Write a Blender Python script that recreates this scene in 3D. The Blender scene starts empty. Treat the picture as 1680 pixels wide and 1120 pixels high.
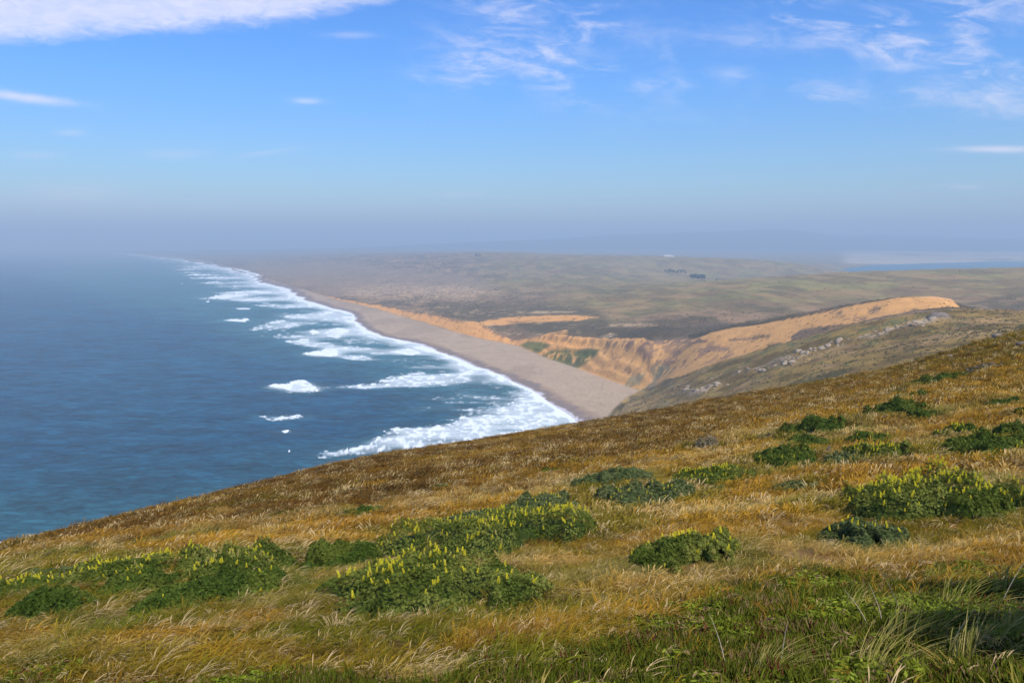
import bpy, math, random
import numpy as np
from mathutils import Vector

random.seed(7)
RNG = np.random.default_rng(11)
SC = bpy.context.scene
COL = SC.collection

# ------------------------------------------------------------------ camera, sky, sun, exposure
HC = 140.0                       # eye height above the sea
F = 1307.0                       # focal length in photo pixels (1680 wide)
TH = math.radians(7.0)
cam_d = bpy.data.cameras.new('camera')
cam_d.sensor_width = 36.0
cam_d.lens = F / 1680.0 * 36.0
cam_d.clip_start = 0.1
cam_d.clip_end = 120000.0
cam = bpy.data.objects.new('camera', cam_d)
cam.location = (0, 0, HC)
cam.rotation_euler = (math.pi / 2 - TH, 0, 0)
COL.objects.link(cam)
SC.camera = cam

SUN_AZ, SUN_EL = math.radians(150.0), math.radians(51.0)
SVEC = Vector((math.sin(SUN_AZ) * math.cos(SUN_EL), math.cos(SUN_AZ) * math.cos(SUN_EL), math.sin(SUN_EL)))
sun_d = bpy.data.lights.new('sun', 'SUN')
sun_d.energy = 4.2
sun_d.angle = math.radians(0.53)
sun_d.color = (1.0, 0.955, 0.89)
sun = bpy.data.objects.new('sun', sun_d)
sun.rotation_euler = (-SVEC).to_track_quat('-Z', 'Y').to_euler()
sun.location = (60, -20, 300)
COL.objects.link(sun)

SC.view_settings.view_transform = 'Standard'
SC.view_settings.look = 'None'
SC.view_settings.exposure = 0.35
SC.view_settings.gamma = 1.0
SC.view_settings.use_curve_mapping = False
SC.cycles.use_denoising = True
SC.cycles.denoiser = 'OPENIMAGEDENOISE'
SC.cycles.denoising_input_passes = 'RGB_ALBEDO_NORMAL'
SC.cycles.max_bounces = 4
SC.cycles.diffuse_bounces = 2
SC.cycles.glossy_bounces = 1
SC.cycles.transmission_bounces = 2
SC.cycles.volume_bounces = 0
SC.cycles.transparent_max_bounces = 4
SC.cycles.caustics_reflective = False
SC.cycles.caustics_refractive = False


def pix(px, py):
    """photo pixel -> (u, s): x/depth and drop/depth of its ray"""
    a = (np.asarray(px, float) - 840.0) / F
    b = (np.asarray(py, float) - 560.0) / F
    dy = math.cos(TH) - b * math.sin(TH)
    dz = -math.sin(TH) - b * math.cos(TH)
    return a / dy, -dz / dy


def proj(x, y, z):
    """world -> photo pixel"""
    y = np.asarray(y, float); h = np.asarray(z, float) - HC
    cf = y * math.cos(TH) - h * math.sin(TH)
    cu = y * math.sin(TH) + h * math.cos(TH)
    cf = np.where(cf < 0.05, 0.05, cf)
    return 840 + F * np.asarray(x, float) / cf, 560 - F * cu / cf


# ---- node helpers
class NT:
    def __init__(self, tree):
        self.t = tree

    def n(self, typ, **kw):
        nd = self.t.nodes.new(typ)
        for k, v in kw.items():
            setattr(nd, k, v)
        return nd

    def put(self, sock, v):
        if isinstance(v, bpy.types.NodeSocket):
            self.t.links.new(v, sock)
        elif v is not None:
            if hasattr(sock.default_value, '__len__') and not hasattr(v, '__len__'):
                sock.default_value = [v] * len(sock.default_value)
            elif hasattr(sock.default_value, '__len__') and len(sock.default_value) == 4 and len(v) == 3:
                sock.default_value = (*v, 1)
            else:
                sock.default_value = v

    def m(self, op, a, b=None, c=None, clamp=False):
        nd = self.n('ShaderNodeMath', operation=op, use_clamp=clamp)
        self.put(nd.inputs[0], a); self.put(nd.inputs[1], b); self.put(nd.inputs[2], c)
        return nd.outputs[0]

    def mix(self, f, a, b, mode='MIX'):
        nd = self.n('ShaderNodeMix', data_type='RGBA', blend_type=mode, clamp_factor=True)
        self.put(nd.inputs['Factor'], f)
        self.put(nd.inputs[6], a); self.put(nd.inputs[7], b)
        return nd.outputs[2]

    def ramp(self, v, stops, interp='LINEAR'):
        nd = self.n('ShaderNodeValToRGB')
        cr = nd.color_ramp; cr.interpolation = interp
        while len(cr.elements) < len(stops):
            cr.elements.new(0.5)
        for e, (p, c) in zip(cr.elements, stops):
            e.position = p
            e.color = (c, c, c, 1) if not hasattr(c, '__len__') else (*c, 1)
        self.put(nd.inputs[0], v)
        return nd.outputs[0]

    def noise(self, vec, scale, detail=3, rough=0.5, dist=0.0):
        nd = self.n('ShaderNodeTexNoise')
        self.put(nd.inputs['Vector'], vec)
        nd.inputs['Scale'].default_value = scale
        nd.inputs['Detail'].default_value = detail
        nd.inputs['Roughness'].default_value = rough
        nd.inputs['Distortion'].default_value = dist
        return nd.outputs[0]

    def comb(self, x, y, z):
        nd = self.n('ShaderNodeCombineXYZ')
        self.put(nd.inputs[0], x); self.put(nd.inputs[1], y); self.put(nd.inputs[2], z)
        return nd.outputs[0]

    def smooth(self, v, a, b):
        nd = self.n('ShaderNodeMapRange', interpolation_type='SMOOTHSTEP')
        self.put(nd.inputs[0], v); nd.inputs[1].default_value = a; nd.inputs[2].default_value = b
        return nd.outputs[0]


# ---- world: Nishita sky with cirrus
world = bpy.data.worlds.new('World'); SC.world = world; world.use_nodes = True
wt = world.node_tree; wt.nodes.clear(); W = NT(wt)
sky = W.n('ShaderNodeTexSky', sky_type='NISHITA')
sky.sun_disc = False; sky.sun_elevation = SUN_EL; sky.sun_rotation = SUN_AZ
sky.altitude = 140; sky.air_density = 1.0; sky.dust_density = 0.6; sky.ozone_density = 2.5
tc = W.n('ShaderNodeTexCoord'); sp = W.n('ShaderNodeSeparateXYZ'); W.put(sp.inputs[0], tc.outputs['Generated'])
dx, dy, dz = sp.outputs
dzc = W.m('MAXIMUM', dz, 0.02)
cx, cy = W.m('DIVIDE', dx, dzc), W.m('DIVIDE', dy, dzc)          # point on a flat cloud layer
plane = W.comb(cx, cy, 0.0)
dyc = W.m('MAXIMUM', dy, 0.05)
uu, vv = W.m('DIVIDE', dx, dyc), W.m('DIVIDE', dz, dyc)
front = W.smooth(dy, 0.1, 0.3)
wisp = W.noise(W.comb(W.m('MULTIPLY', uu, 1.0), W.m('MULTIPLY', vv, 4.0), 0.3), 7.0, 6, 0.62, 0.5)
wisp2 = W.noise(W.comb(W.m('ADD', W.m('MULTIPLY', uu, 1.0), W.m('MULTIPLY', vv, 0.5)), W.m('MULTIPLY', vv, 2.6), 1.7), 30.0, 6, 0.7, 0.9)
wv = W.m('ADD', W.m('MULTIPLY', wisp, 0.55), W.m('MULTIPLY', wisp2, 0.45))


def blob(px, py, wpx, hpx, amp, lo, hi, tilt=0.0):
    """a patch of cirrus centred where the photograph has it, broken up by the wisp noise"""
    u0, s0 = pix(px, py); a, b = wpx / F, hpx / F
    du = W.m('SUBTRACT', uu, float(u0)); dv = W.m('ADD', W.m('SUBTRACT', vv, float(-s0)), W.m('MULTIPLY', du, tilt))
    r = W.m('ADD', W.m('POWER', W.m('DIVIDE', W.m('ABSOLUTE', du), a), 2.0), W.m('POWER', W.m('DIVIDE', W.m('ABSOLUTE', dv), b), 2.0))
    g = W.m('EXPONENT', W.m('MULTIPLY', r, -1.0))
    return W.m('MULTIPLY', W.smooth(W.m('ADD', wv, W.m('MULTIPLY', g, 0.22)), lo - .12, hi - .10), W.m('MULTIPLY', g, amp * .85))


parts = [blob(850, 88, 200, 48, 0.62, .68, 1.0, -0.1), blob(770, 125, 70, 20, 0.4, .64, .95),
         blob(1060, 140, 50, 16, .38, .62, .92), blob(1215, 60, 90, 26, .30, .64, .94),
         blob(1330, 70, 90, 22, .34, .66, .95), blob(1200, 122, 60, 15, .34, .66, .95),
         blob(1365, 150, 110, 28, .55, .66, .98, .05), blob(1600, 160, 150, 32, .66, .64, .98, .1), blob(1475, 66, 70, 16, .34, .66, .95),
         blob(1610, 80, 60, 12, .42, .64, .92, .45), blob(1640, 20, 90, 16, .3, .6, .95, .25), blob(1640, 245, 75, 6, .85, .5, .78),
         blob(1585, 307, 40, 5, .35, .5, .85), blob(40, 160, 85, 8, .8, .5, .8, 0.12), blob(505, 166, 32, 6, .5, .5, .85),
         blob(115, 218, 26, 6, .3, .5, .85), blob(290, 254, 60, 9, .25, .5, .9), blob(440, 250, 60, 5, .25, .5, .85, -.12),
         blob(60, 255, 50, 7, .25, .5, .85), blob(750, 320, 60, 6, .26, .5, .85), blob(1490, 110, 70, 12, .3, .62, .95),
         blob(110, 318, 90, 18, .30, .45, .8), blob(60, 350, 420, 30, .24, .3, .75), blob(260, 385, 300, 26, .22, .3, .75), blob(575, 58, 45, 7, .28, .5, .85), blob(1050, 50, 90, 30, .25, .62, .95)]
cl = parts[0]
for p_ in parts[1:]:
    cl = W.m('ADD', cl, p_)
ev = W.m('MULTIPLY', W.smooth(uu, -.17, .05), W.m('MULTIPLY', W.smooth(vv, .12, .23), 1.0))
wfine = W.noise(W.comb(W.m('ADD', W.m('MULTIPLY', uu, 1.0), W.m('MULTIPLY', vv, .8)), W.m('MULTIPLY', vv, 3.4), 4.1), 13.0, 8, 0.66, .7)
wlow = W.noise(W.comb(uu, W.m('MULTIPLY', vv, 1.6), 2.2), 6.5, 3, 0.5, 0.3)
cl = W.m('ADD', cl, W.m('MULTIPLY', W.m('MULTIPLY', ev, W.smooth(wlow, .40, .60)), W.m('MULTIPLY', W.smooth(wfine, .42, .74), .6)))
# the long dense streak across the top left
ub = W.m('ADD', uu, 0.0)
edge = W.ramp(W.m('MULTIPLY_ADD', uu, 1.0, 0.9), [(0.28, .239), (0.466, .2494), (0.65, .2658), (0.761, .2904), (0.80, .33), (0.84, .5)])
band = W.m('SUBTRACT', W.m('ADD', vv, W.m('MULTIPLY', W.m('SUBTRACT', wv, 0.5), 0.05)), edge)
bandm = W.m('MULTIPLY', W.smooth(band, -0.006, 0.022), W.m('SUBTRACT', 1.0, W.m('MULTIPLY', W.smooth(band, .045, .16), .75)))
bandm = W.m('MULTIPLY', bandm, W.m('MULTIPLY_ADD', wisp2, 0.7, 0.42, clamp=True))
cl = W.m('ADD', cl, W.m('MULTIPLY', bandm, 0.9))
cl = W.m('MULTIPLY', cl, front)
# thin cirrus over the rest of the sky
gen = W.m('MULTIPLY', W.smooth(W.noise(plane, 0.9, 6, 0.6, 0.6), 0.56, 0.8), W.m('MULTIPLY', W.m('SUBTRACT', 1.0, front), 0.35))
cl = W.m('MULTIPLY', W.m('ADD', cl, gen), W.smooth(dz, -0.01, 0.03), clamp=True)
hs = W.n('ShaderNodeHueSaturation'); hs.inputs['Saturation'].default_value = 1.36; hs.inputs['Value'].default_value = .94; W.put(hs.inputs['Color'], sky.outputs[0])
skyc = hs.outputs[0]
elev = W.m('ARCSINE', dz)
tintc = W.ramp(W.m('MULTIPLY', elev, 1.6), [(0.0, (0.80, 0.82, 1.0)), (0.10, (0.84, 0.98, 1.12)), (0.3, (0.92, 1.16, 1.52)), (0.62, (0.95, 1.12, 1.6)), (1.0, (1.0, 1.0, 1.0))])
skyc = W.mix(1.0, skyc, tintc, 'MULTIPLY')
skyc = W.mix(cl, skyc, (7.8, 7.5, 8.5, 1))
bg = W.n('ShaderNodeBackground'); W.put(bg.inputs[0], skyc); bg.inputs[1].default_value = 0.105
wo = W.n('ShaderNodeOutputWorld'); wt.links.new(bg.outputs[0], wo.inputs[0])


# ------------------------------------------------------------------ numeric helpers
def h32(ix, iy, seed):
    n = (ix.astype(np.int64) * 374761393 + iy.astype(np.int64) * 668265263 + seed * 1442695041) & 0xffffffff
    n = ((n ^ (n >> 13)) * 1274126177) & 0xffffffff
    return ((n ^ (n >> 16)) & 0xffffff) / float(0xffffff)


def vnoise(x, y, seed=0):
    ix, iy = np.floor(x), np.floor(y); fx, fy = x - ix, y - iy
    fx = fx * fx * fx * (fx * (fx * 6 - 15) + 10); fy = fy * fy * fy * (fy * (fy * 6 - 15) + 10)
    a, b = h32(ix, iy, seed), h32(ix + 1, iy, seed); c, d = h32(ix, iy + 1, seed), h32(ix + 1, iy + 1, seed)
    return (a * (1 - fx) + b * fx) * (1 - fy) + (c * (1 - fx) + d * fx) * fy


def fbm(x, y, seed=0, oct=4, g=0.5):
    t = 0; a = 1; s = 0
    for k in range(oct):
        t = t + a * vnoise(x, y, seed + k * 17); s += a
        x, y = x * 2.03 + 13.7, y * 2.03 + 7.1; a *= g
    return t / s


def sst(v, a, b):
    t = np.clip((v - a) / (b - a), 0, 1)
    return t * t * (3 - 2 * t)


class TPS:
    def __init__(self, P, v, lam=1e-4):
        P = np.asarray(P, float); v = np.asarray(v, float); n = len(P); self.P = P
        K = self.k(np.linalg.norm(P[:, None] - P[None], axis=2)) + lam * np.eye(n)
        Q = np.hstack([np.ones((n, 1)), P])
        A = np.zeros((n + 3, n + 3)); A[:n, :n] = K; A[:n, n:] = Q; A[n:, :n] = Q.T
        self.w = np.linalg.solve(A, np.concatenate([v, np.zeros(3)]))

    @staticmethod
    def k(r):
        return np.where(r > 1e-9, r * r * np.log(np.maximum(r, 1e-9)), 0.0)

    def __call__(self, a, b):
        a = np.asarray(a, float); sh = a.shape; q = np.stack([a.ravel(), np.asarray(b, float).ravel()], 1); n = len(self.P)
        out = np.empty(len(q))
        for i in range(0, len(q), 60000):
            c = q[i:i + 60000]
            r = np.sqrt((c[:, None, 0] - self.P[None, :, 0]) ** 2 + (c[:, None, 1] - self.P[None, :, 1]) ** 2)
            out[i:i + 60000] = self.k(r) @ self.w[:n] + self.w[n] + c @ self.w[n + 1:]
        return out.reshape(sh)


def polydist(x, y, pl):
    """signed distance to a polyline (positive on the right-hand side of its direction) and arc length"""
    x = np.asarray(x, float); y = np.asarray(y, float)
    best = np.full(x.shape, 1e18); sg = np.ones(x.shape); arc = np.zeros(x.shape); L = 0.0
    for (x0, y0), (x1, y1) in zip(pl[:-1], pl[1:]):
        ex, ey = x1 - x0, y1 - y0; l2 = ex * ex + ey * ey; l = math.sqrt(l2)
        t = np.clip(((x - x0) * ex + (y - y0) * ey) / l2, 0, 1)
        qx, qy = x - x0 - t * ex, y - y0 - t * ey; d2 = qx * qx + qy * qy
        m = d2 < best
        best = np.where(m, d2, best)
        cr = ex * (y - y0) - ey * (x - x0)
        sg = np.where(m, np.where(cr > 0, 1.0, -1.0), sg)
        arc = np.where(m, L + t * l, arc); L += l
    return np.sqrt(best) * sg, arc


def polysd(px, py, poly):
    """signed distance in photo pixels, positive inside"""
    ins = np.zeros(px.shape, bool); best = np.full(px.shape, 1e18); n = len(poly)
    for i in range(n):
        x0, y0 = poly[i]; x1, y1 = poly[(i + 1) % n]
        if y0 != y1:
            c = ((y0 > py) != (y1 > py)) & (px < (x1 - x0) * (py - y0) / (y1 - y0) + x0); ins ^= c
        ex, ey = x1 - x0, y1 - y0; l2 = ex * ex + ey * ey + 1e-9
        t = np.clip(((px - x0) * ex + (py - y0) * ey) / l2, 0, 1)
        best = np.minimum(best, (px - x0 - t * ex) ** 2 + (py - y0 - t * ey) ** 2)
    return np.sqrt(best) * np.where(ins, 1, -1)


def lerp(a, b, t):
    t = np.asarray(t)[..., None]
    return a * (1 - t) + np.asarray(b, float) * t


# ------------------------------------------------------------------ object helpers
def tag(o, label=None, cat=None, group=None, kind=None):
    if label: o['label'] = label
    if cat: o['category'] = cat
    if group: o['group'] = group
    if kind: o['kind'] = kind
    return o


def mesh_from(name, V, Fc, mat=None, attrs=None, smooth=True, uniform=None):
    """Fc: int array (n,3) or (n,4)"""
    me = bpy.data.meshes.new(name)
    V = np.asarray(V, np.float32); Fc = np.asarray(Fc, np.int32); k = Fc.shape[1]
    me.vertices.add(len(V)); me.vertices.foreach_set('co', V.ravel())
    me.loops.add(Fc.size); me.loops.foreach_set('vertex_index', Fc.ravel())
    me.polygons.add(len(Fc)); me.polygons.foreach_set('loop_start', np.arange(0, Fc.size, k, dtype=np.int32))
    me.polygons.foreach_set('loop_total', np.full(len(Fc), k, np.int32))
    if smooth: me.polygons.foreach_set('use_smooth', np.ones(len(Fc), bool))
    for nm, a in (attrs or {}).items():
        a = np.asarray(a, np.float32)
        if a.ndim == 1:
            at = me.attributes.new(nm, 'FLOAT', 'POINT'); at.data.foreach_set('value', a)
        else:
            at = me.attributes.new(nm, 'FLOAT_COLOR', 'POINT')
            at.data.foreach_set('color', np.hstack([a, np.ones((len(a), 1), np.float32)]).ravel())
    me.update(calc_edges=True)
    if mat: me.materials.append(mat)
    return me


def link(name, data, parent=None, loc=(0, 0, 0), rot=(0, 0, 0), scale=(1, 1, 1)):
    o = bpy.data.objects.new(name, data); COL.objects.link(o)
    o.parent = parent; o.location = loc; o.rotation_euler = rot; o.scale = scale
    return o


def empty(name, loc=(0, 0, 0), rz=0.0):
    o = bpy.data.objects.new(name, None); COL.objects.link(o); o.location = loc; o.rotation_euler = (0, 0, rz); o.empty_display_size = 0.3
    return o


def grid_faces(nr, nc, keep=None):
    i = np.arange(nr * nc).reshape(nr, nc)
    f = np.stack([i[:-1, :-1], i[:-1, 1:], i[1:, 1:], i[1:, :-1]], -1).reshape(-1, 4)
    if keep is not None:
        k = keep[f].any(1); f = f[k]
    return f


def compact(V, Fc, attrs):
    used = np.zeros(len(V), bool); used[Fc.ravel()] = True
    mp = np.cumsum(used) - 1
    return V[used], mp[Fc], {k: v[used] for k, v in attrs.items()}


# ------------------------------------------------------------------ materials
def newmat(name):
    m = bpy.data.materials.new(name); m.use_nodes = True; m.node_tree.nodes.clear()
    T = NT(m.node_tree); out = T.n('ShaderNodeOutputMaterial')
    return m, T, out


def simple(name, col, rough=0.8, var=0.2, scale=8.0):
    m, T, out = newmat(name)
    tcn = T.n('ShaderNodeTexCoord')
    nz = T.noise(tcn.outputs['Object'], scale, 4, 0.6)
    c = T.mix(nz, tuple(x * (1 - var) for x in col), tuple(min(1, x * (1 + var)) for x in col))
    b = T.n('ShaderNodeBsdfPrincipled'); T.put(b.inputs['Base Color'], c); b.inputs['Roughness'].default_value = rough; b.inputs['Specular IOR Level'].default_value = 0.08
    m.node_tree.links.new(b.outputs[0], out.inputs[0])
    return m


def ground_mat(name, fine, bump, scale_mid, dist, contrast=0.45):
    m, T, out = newmat(name)
    at = T.n('ShaderNodeAttribute', attribute_name='tint')
    g = T.n('ShaderNodeNewGeometry')
    n1 = T.noise(g.outputs['Position'], fine, 4, 0.65)
    n2 = T.noise(g.outputs['Position'], scale_mid, 4, 0.6)
    f = T.m('ADD', T.m('MULTIPLY', n1, contrast * 1.2), T.m('MULTIPLY', n2, contrast * 0.8))
    f = T.m('ADD', f, 1.0 - contrast)
    c = T.mix(1.0, at.outputs['Color'], T.comb(f, f, f), 'MULTIPLY')
    b = T.n('ShaderNodeBsdfPrincipled'); T.put(b.inputs['Base Color'], c)
    b.inputs['Roughness'].default_value = 0.95; b.inputs['Specular IOR Level'].default_value = 0.15
    bm = T.n('ShaderNodeBump'); bm.inputs['Strength'].default_value = bump; bm.inputs['Distance'].default_value = dist
    T.put(bm.inputs['Height'], T.m('ADD', n1, n2)); m.node_tree.links.new(bm.outputs[0], b.inputs['Normal'])
    m.node_tree.links.new(b.outputs[0], out.inputs[0])
    return m


def leaf_mat(name, attr='tint', inst=False, transl=0.28, rough=0.6, spec=0.25, base=None, rand=0.35):
    m, T, out = newmat(name)
    if base is None:
        at = T.n('ShaderNodeAttribute', attribute_name=attr)
        if inst: at.attribute_type = 'INSTANCER'
        c = at.outputs['Color']
    else:
        c = None
    sh = T.n('ShaderNodeAttribute', attribute_name='shade')     # per blade lightness, part of the mesh
    col = c if c is not None else base
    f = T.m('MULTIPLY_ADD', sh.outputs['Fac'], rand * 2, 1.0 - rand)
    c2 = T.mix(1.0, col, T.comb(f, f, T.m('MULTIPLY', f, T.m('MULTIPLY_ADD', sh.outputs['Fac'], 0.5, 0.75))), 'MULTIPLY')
    b = T.n('ShaderNodeBsdfPrincipled'); T.put(b.inputs['Base Color'], c2)
    b.inputs['Roughness'].default_value = rough; b.inputs['Specular IOR Level'].default_value = spec
    tr = T.n('ShaderNodeBsdfTranslucent'); T.put(tr.inputs[0], c2)
    mx = T.n('ShaderNodeMixShader'); mx.inputs[0].default_value = transl
    m.node_tree.links.new(b.outputs[0], mx.inputs[1]); m.node_tree.links.new(tr.outputs[0], mx.inputs[2])
    m.node_tree.links.new(mx.outputs[0], out.inputs[0])
    return m


M_near = ground_mat('hillside_soil', 9.0, 0.6, 1.1, 0.08)
M_mid = ground_mat('coastal_ground', 0.30, 0.7, 0.05, 1.6, 0.5)
M_mtn = ground_mat('far_ridge_ground', 0.01, 0.2, 0.003, 20)
M_grass = leaf_mat('grass_blades', inst=True, transl=0.3, spec=0.05, rough=.8)
M_scrub = leaf_mat('scrub_leaves', inst=True, transl=0.15, spec=0.05, rough=.8)
M_bush = leaf_mat('lupine_leaves', transl=0.22, rough=0.6, spec=0.10, rand=.5)
M_sedge = leaf_mat('sedge_blades', transl=0.25, rough=0.6, spec=0.12)
M_petal = leaf_mat('lupine_petals', transl=0.3, base=(0.92, 0.82, 0.06), rough=0.5, rand=0.2)
M_palepetal = leaf_mat('faded_lupine_petals', transl=0.3, base=(0.62, 0.55, 0.16), rough=0.5, rand=0.2)
M_red = leaf_mat('ice_plant_petals', transl=0.2, base=(0.75, 0.05, 0.10), rand=0.2)
M_wood = simple('bush_wood', (0.07, 0.05, 0.03), 0.9)
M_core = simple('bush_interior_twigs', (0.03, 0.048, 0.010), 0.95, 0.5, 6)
M_bark = simple('eucalyptus_bark', (0.2, 0.15, 0.11), 0.9)
M_white = simple('white_barn_paint', (0.78, 0.77, 0.74), 0.6, 0.05, 1)
M_roof = simple('grey_barn_roof', (0.42, 0.40, 0.40), 0.6, 0.1, 1)
M_dark = simple('dark_window', (0.03, 0.03, 0.04), 0.3)
M_skin = simple('skin', (0.45, 0.27, 0.19), 0.6, 0.05)
M_jacket = simple('dark_jacket', (0.025, 0.027, 0.035), 0.8)
M_trouser = simple('dark_trousers', (0.03, 0.033, 0.045), 0.8)
M_pack = simple('pale_pack', (0.65, 0.62, 0.58), 0.8)
M_hair = simple('dark_hair', (0.03, 0.02, 0.015), 0.7)


def rock_mat(name, light, dark, sc):
    m, T, out = newmat(name)
    tcn = T.n('ShaderNodeTexCoord'); nz = T.noise(tcn.outputs['Object'], sc, 6, 0.65); n2 = T.noise(tcn.outputs['Object'], sc * 5, 3, 0.6)
    c = T.ramp(T.m('MULTIPLY_ADD', n2, 0.35, T.m('MULTIPLY', nz, 0.75)), [(0.35, dark), (0.55, light), (0.8, tuple(min(1, k * 1.25) for k in light))])
    b = T.n('ShaderNodeBsdfPrincipled'); T.put(b.inputs['Base Color'], c); b.inputs['Roughness'].default_value = 0.9
    bm = T.n('ShaderNodeBump'); bm.inputs['Strength'].default_value = 0.8; bm.inputs['Distance'].default_value = 0.3; T.put(bm.inputs['Height'], n2)
    m.node_tree.links.new(bm.outputs[0], b.inputs['Normal']); m.node_tree.links.new(b.outputs[0], out.inputs[0])
    return m


M_rock = rock_mat('pale_granite', (0.33, 0.26, 0.19), (0.10, 0.085, 0.075), 0.8)
M_rockd = rock_mat('dark_granite', (0.20, 0.16, 0.13), (0.05, 0.04, 0.035), 0.8)

# ------------------------------------------------------------------ headland on which the camera stands
# (photo x, photo y, metres away): measured points of the slope
near_pts = [
    (-250, 1120, 8.5), (0, 1120, 7.5), (300, 1120, 7.0), (600, 1120, 6.4), (900, 1120, 5.8), (1200, 1120, 5.2), (1500, 1120, 4.6), (1750, 1120, 4.3),
    (-250, 1040, 12), (0, 1040, 10.5), (300, 1020, 10.3), (600, 1020, 9.6), (900, 1020, 8.6), (1200, 1010, 7.8), (1500, 1000, 7.2), (1750, 980, 7.0),
    (-250, 985, 20), (0, 965, 16), (300, 930, 17.0), (600, 930, 15), (900, 920, 14.0), (1200, 905, 13), (1500, 890, 12), (1750, 870, 11.5),
    (0, 925, 25), (300, 880, 27), (500, 850, 27), (700, 830, 27), (900, 800, 27), (1100, 780, 26), (1300, 770, 24), (1500, 750, 23), (1750, 720, 23),
    (0, 908, 34), (300, 840, 41), (600, 790, 45), (900, 745, 49), (1100, 715, 48), (1300, 690, 45), (1500, 650, 45), (1750, 610, 42),
    (-250, 975, 38), (0, 903, 46), (150, 865, 56), (300, 827, 66), (450, 788, 76), (560, 759, 84), (750, 727, 95), (930, 698, 105), (1040, 679, 110), (1120, 664, 110),
    (1250, 642, 105), (1380, 620, 98), (1480, 599, 92), (1560, 577, 86), (1680, 544, 78), (1850, 500, 70)]
P, Vv = [], []


def q_of(x, y):
    r = np.sqrt(x * x + y * y) + 1e-6
    g = np.arcsinh(r / 6.0) / r
    return x * g, y * g


for (px, py, d) in near_pts:
    u, s = pix(px, py); x, y = u * d, d
    qx, qy = q_of(np.float64(x), np.float64(y)); P.append((qx, qy)); Vv.append(-s * d / (math.hypot(x, y) + 3))
for (x, y, z) in [(0, 0, -1.75), (1.5, 0, -1.5), (-1.5, 0, -2.0), (0, 2, -2.1), (0, -3, -1.6), (5, 0, -0.9), (-6, 0, -3.2), (15, 0, 0.4), (-18, 0, -7.5),
                  (40, 0, 3), (-45, 0, -22), (0, -12, -1.2), (0, -40, 0.5), (30, -30, 3), (-30, -30, -10), (60, 20, 0)]:
    qx, qy = q_of(np.float64(x), np.float64(y)); P.append((qx, qy)); Vv.append(z / (math.hypot(x, y) + 3))
T_near = TPS(P, Vv, 1e-5)
rs_px = np.array([-400, 0, 150, 300, 450, 560, 750, 930, 1040, 1120, 1250, 1380, 1480, 1560, 1680, 1850], float)
rs_d = np.array([44, 46, 56, 66, 76, 84, 95, 105, 110, 110, 105, 98, 92, 86, 78, 74], float)
rs_az = np.arctan(pix(rs_px, 700)[0]); rs_r = rs_d / np.cos(rs_az)


def z_near(x, y, detail=True):
    x = np.asarray(x, float); y = np.asarray(y, float)
    r = np.sqrt(x * x + y * y) + 1e-6; az = np.arctan2(x, y)
    Rs = np.interp(np.abs(az) * np.sign(az), rs_az, rs_r)
    Rs = np.where(np.abs(az) > 1.0, Rs, Rs)
    k = np.minimum(r, Rs * 1.02) / r
    qx, qy = q_of(x * k, y * k)
    v = T_near(qx, qy)
    z = v * (r * k + 3)
    over = np.maximum(r - Rs * 1.0, 0)
    z = z - over * 0.22 - over * over / (over + 55) * 0.75
    if detail:
        amp = np.clip(r / 12, 0.15, 1.0)
        z = z + amp * ((fbm(x / 3.2, y / 3.2, 5, 3) - .5) * 0.38 + (fbm(x / 0.8, y / 0.8, 9, 2) - .5) * 0.10)
    return z + HC


def hit_near(px, py):
    u, s = pix(px, py)
    d = np.exp(np.linspace(math.log(2.5), math.log(150), 900))
    zz = z_near(u * d, d); ray = HC - s * d
    k = np.nonzero(ray < zz)[0]
    i = k[0] if len(k) else len(d) - 30
    return float(u * d[i]), float(d[i]), float(zz[i])


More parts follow.
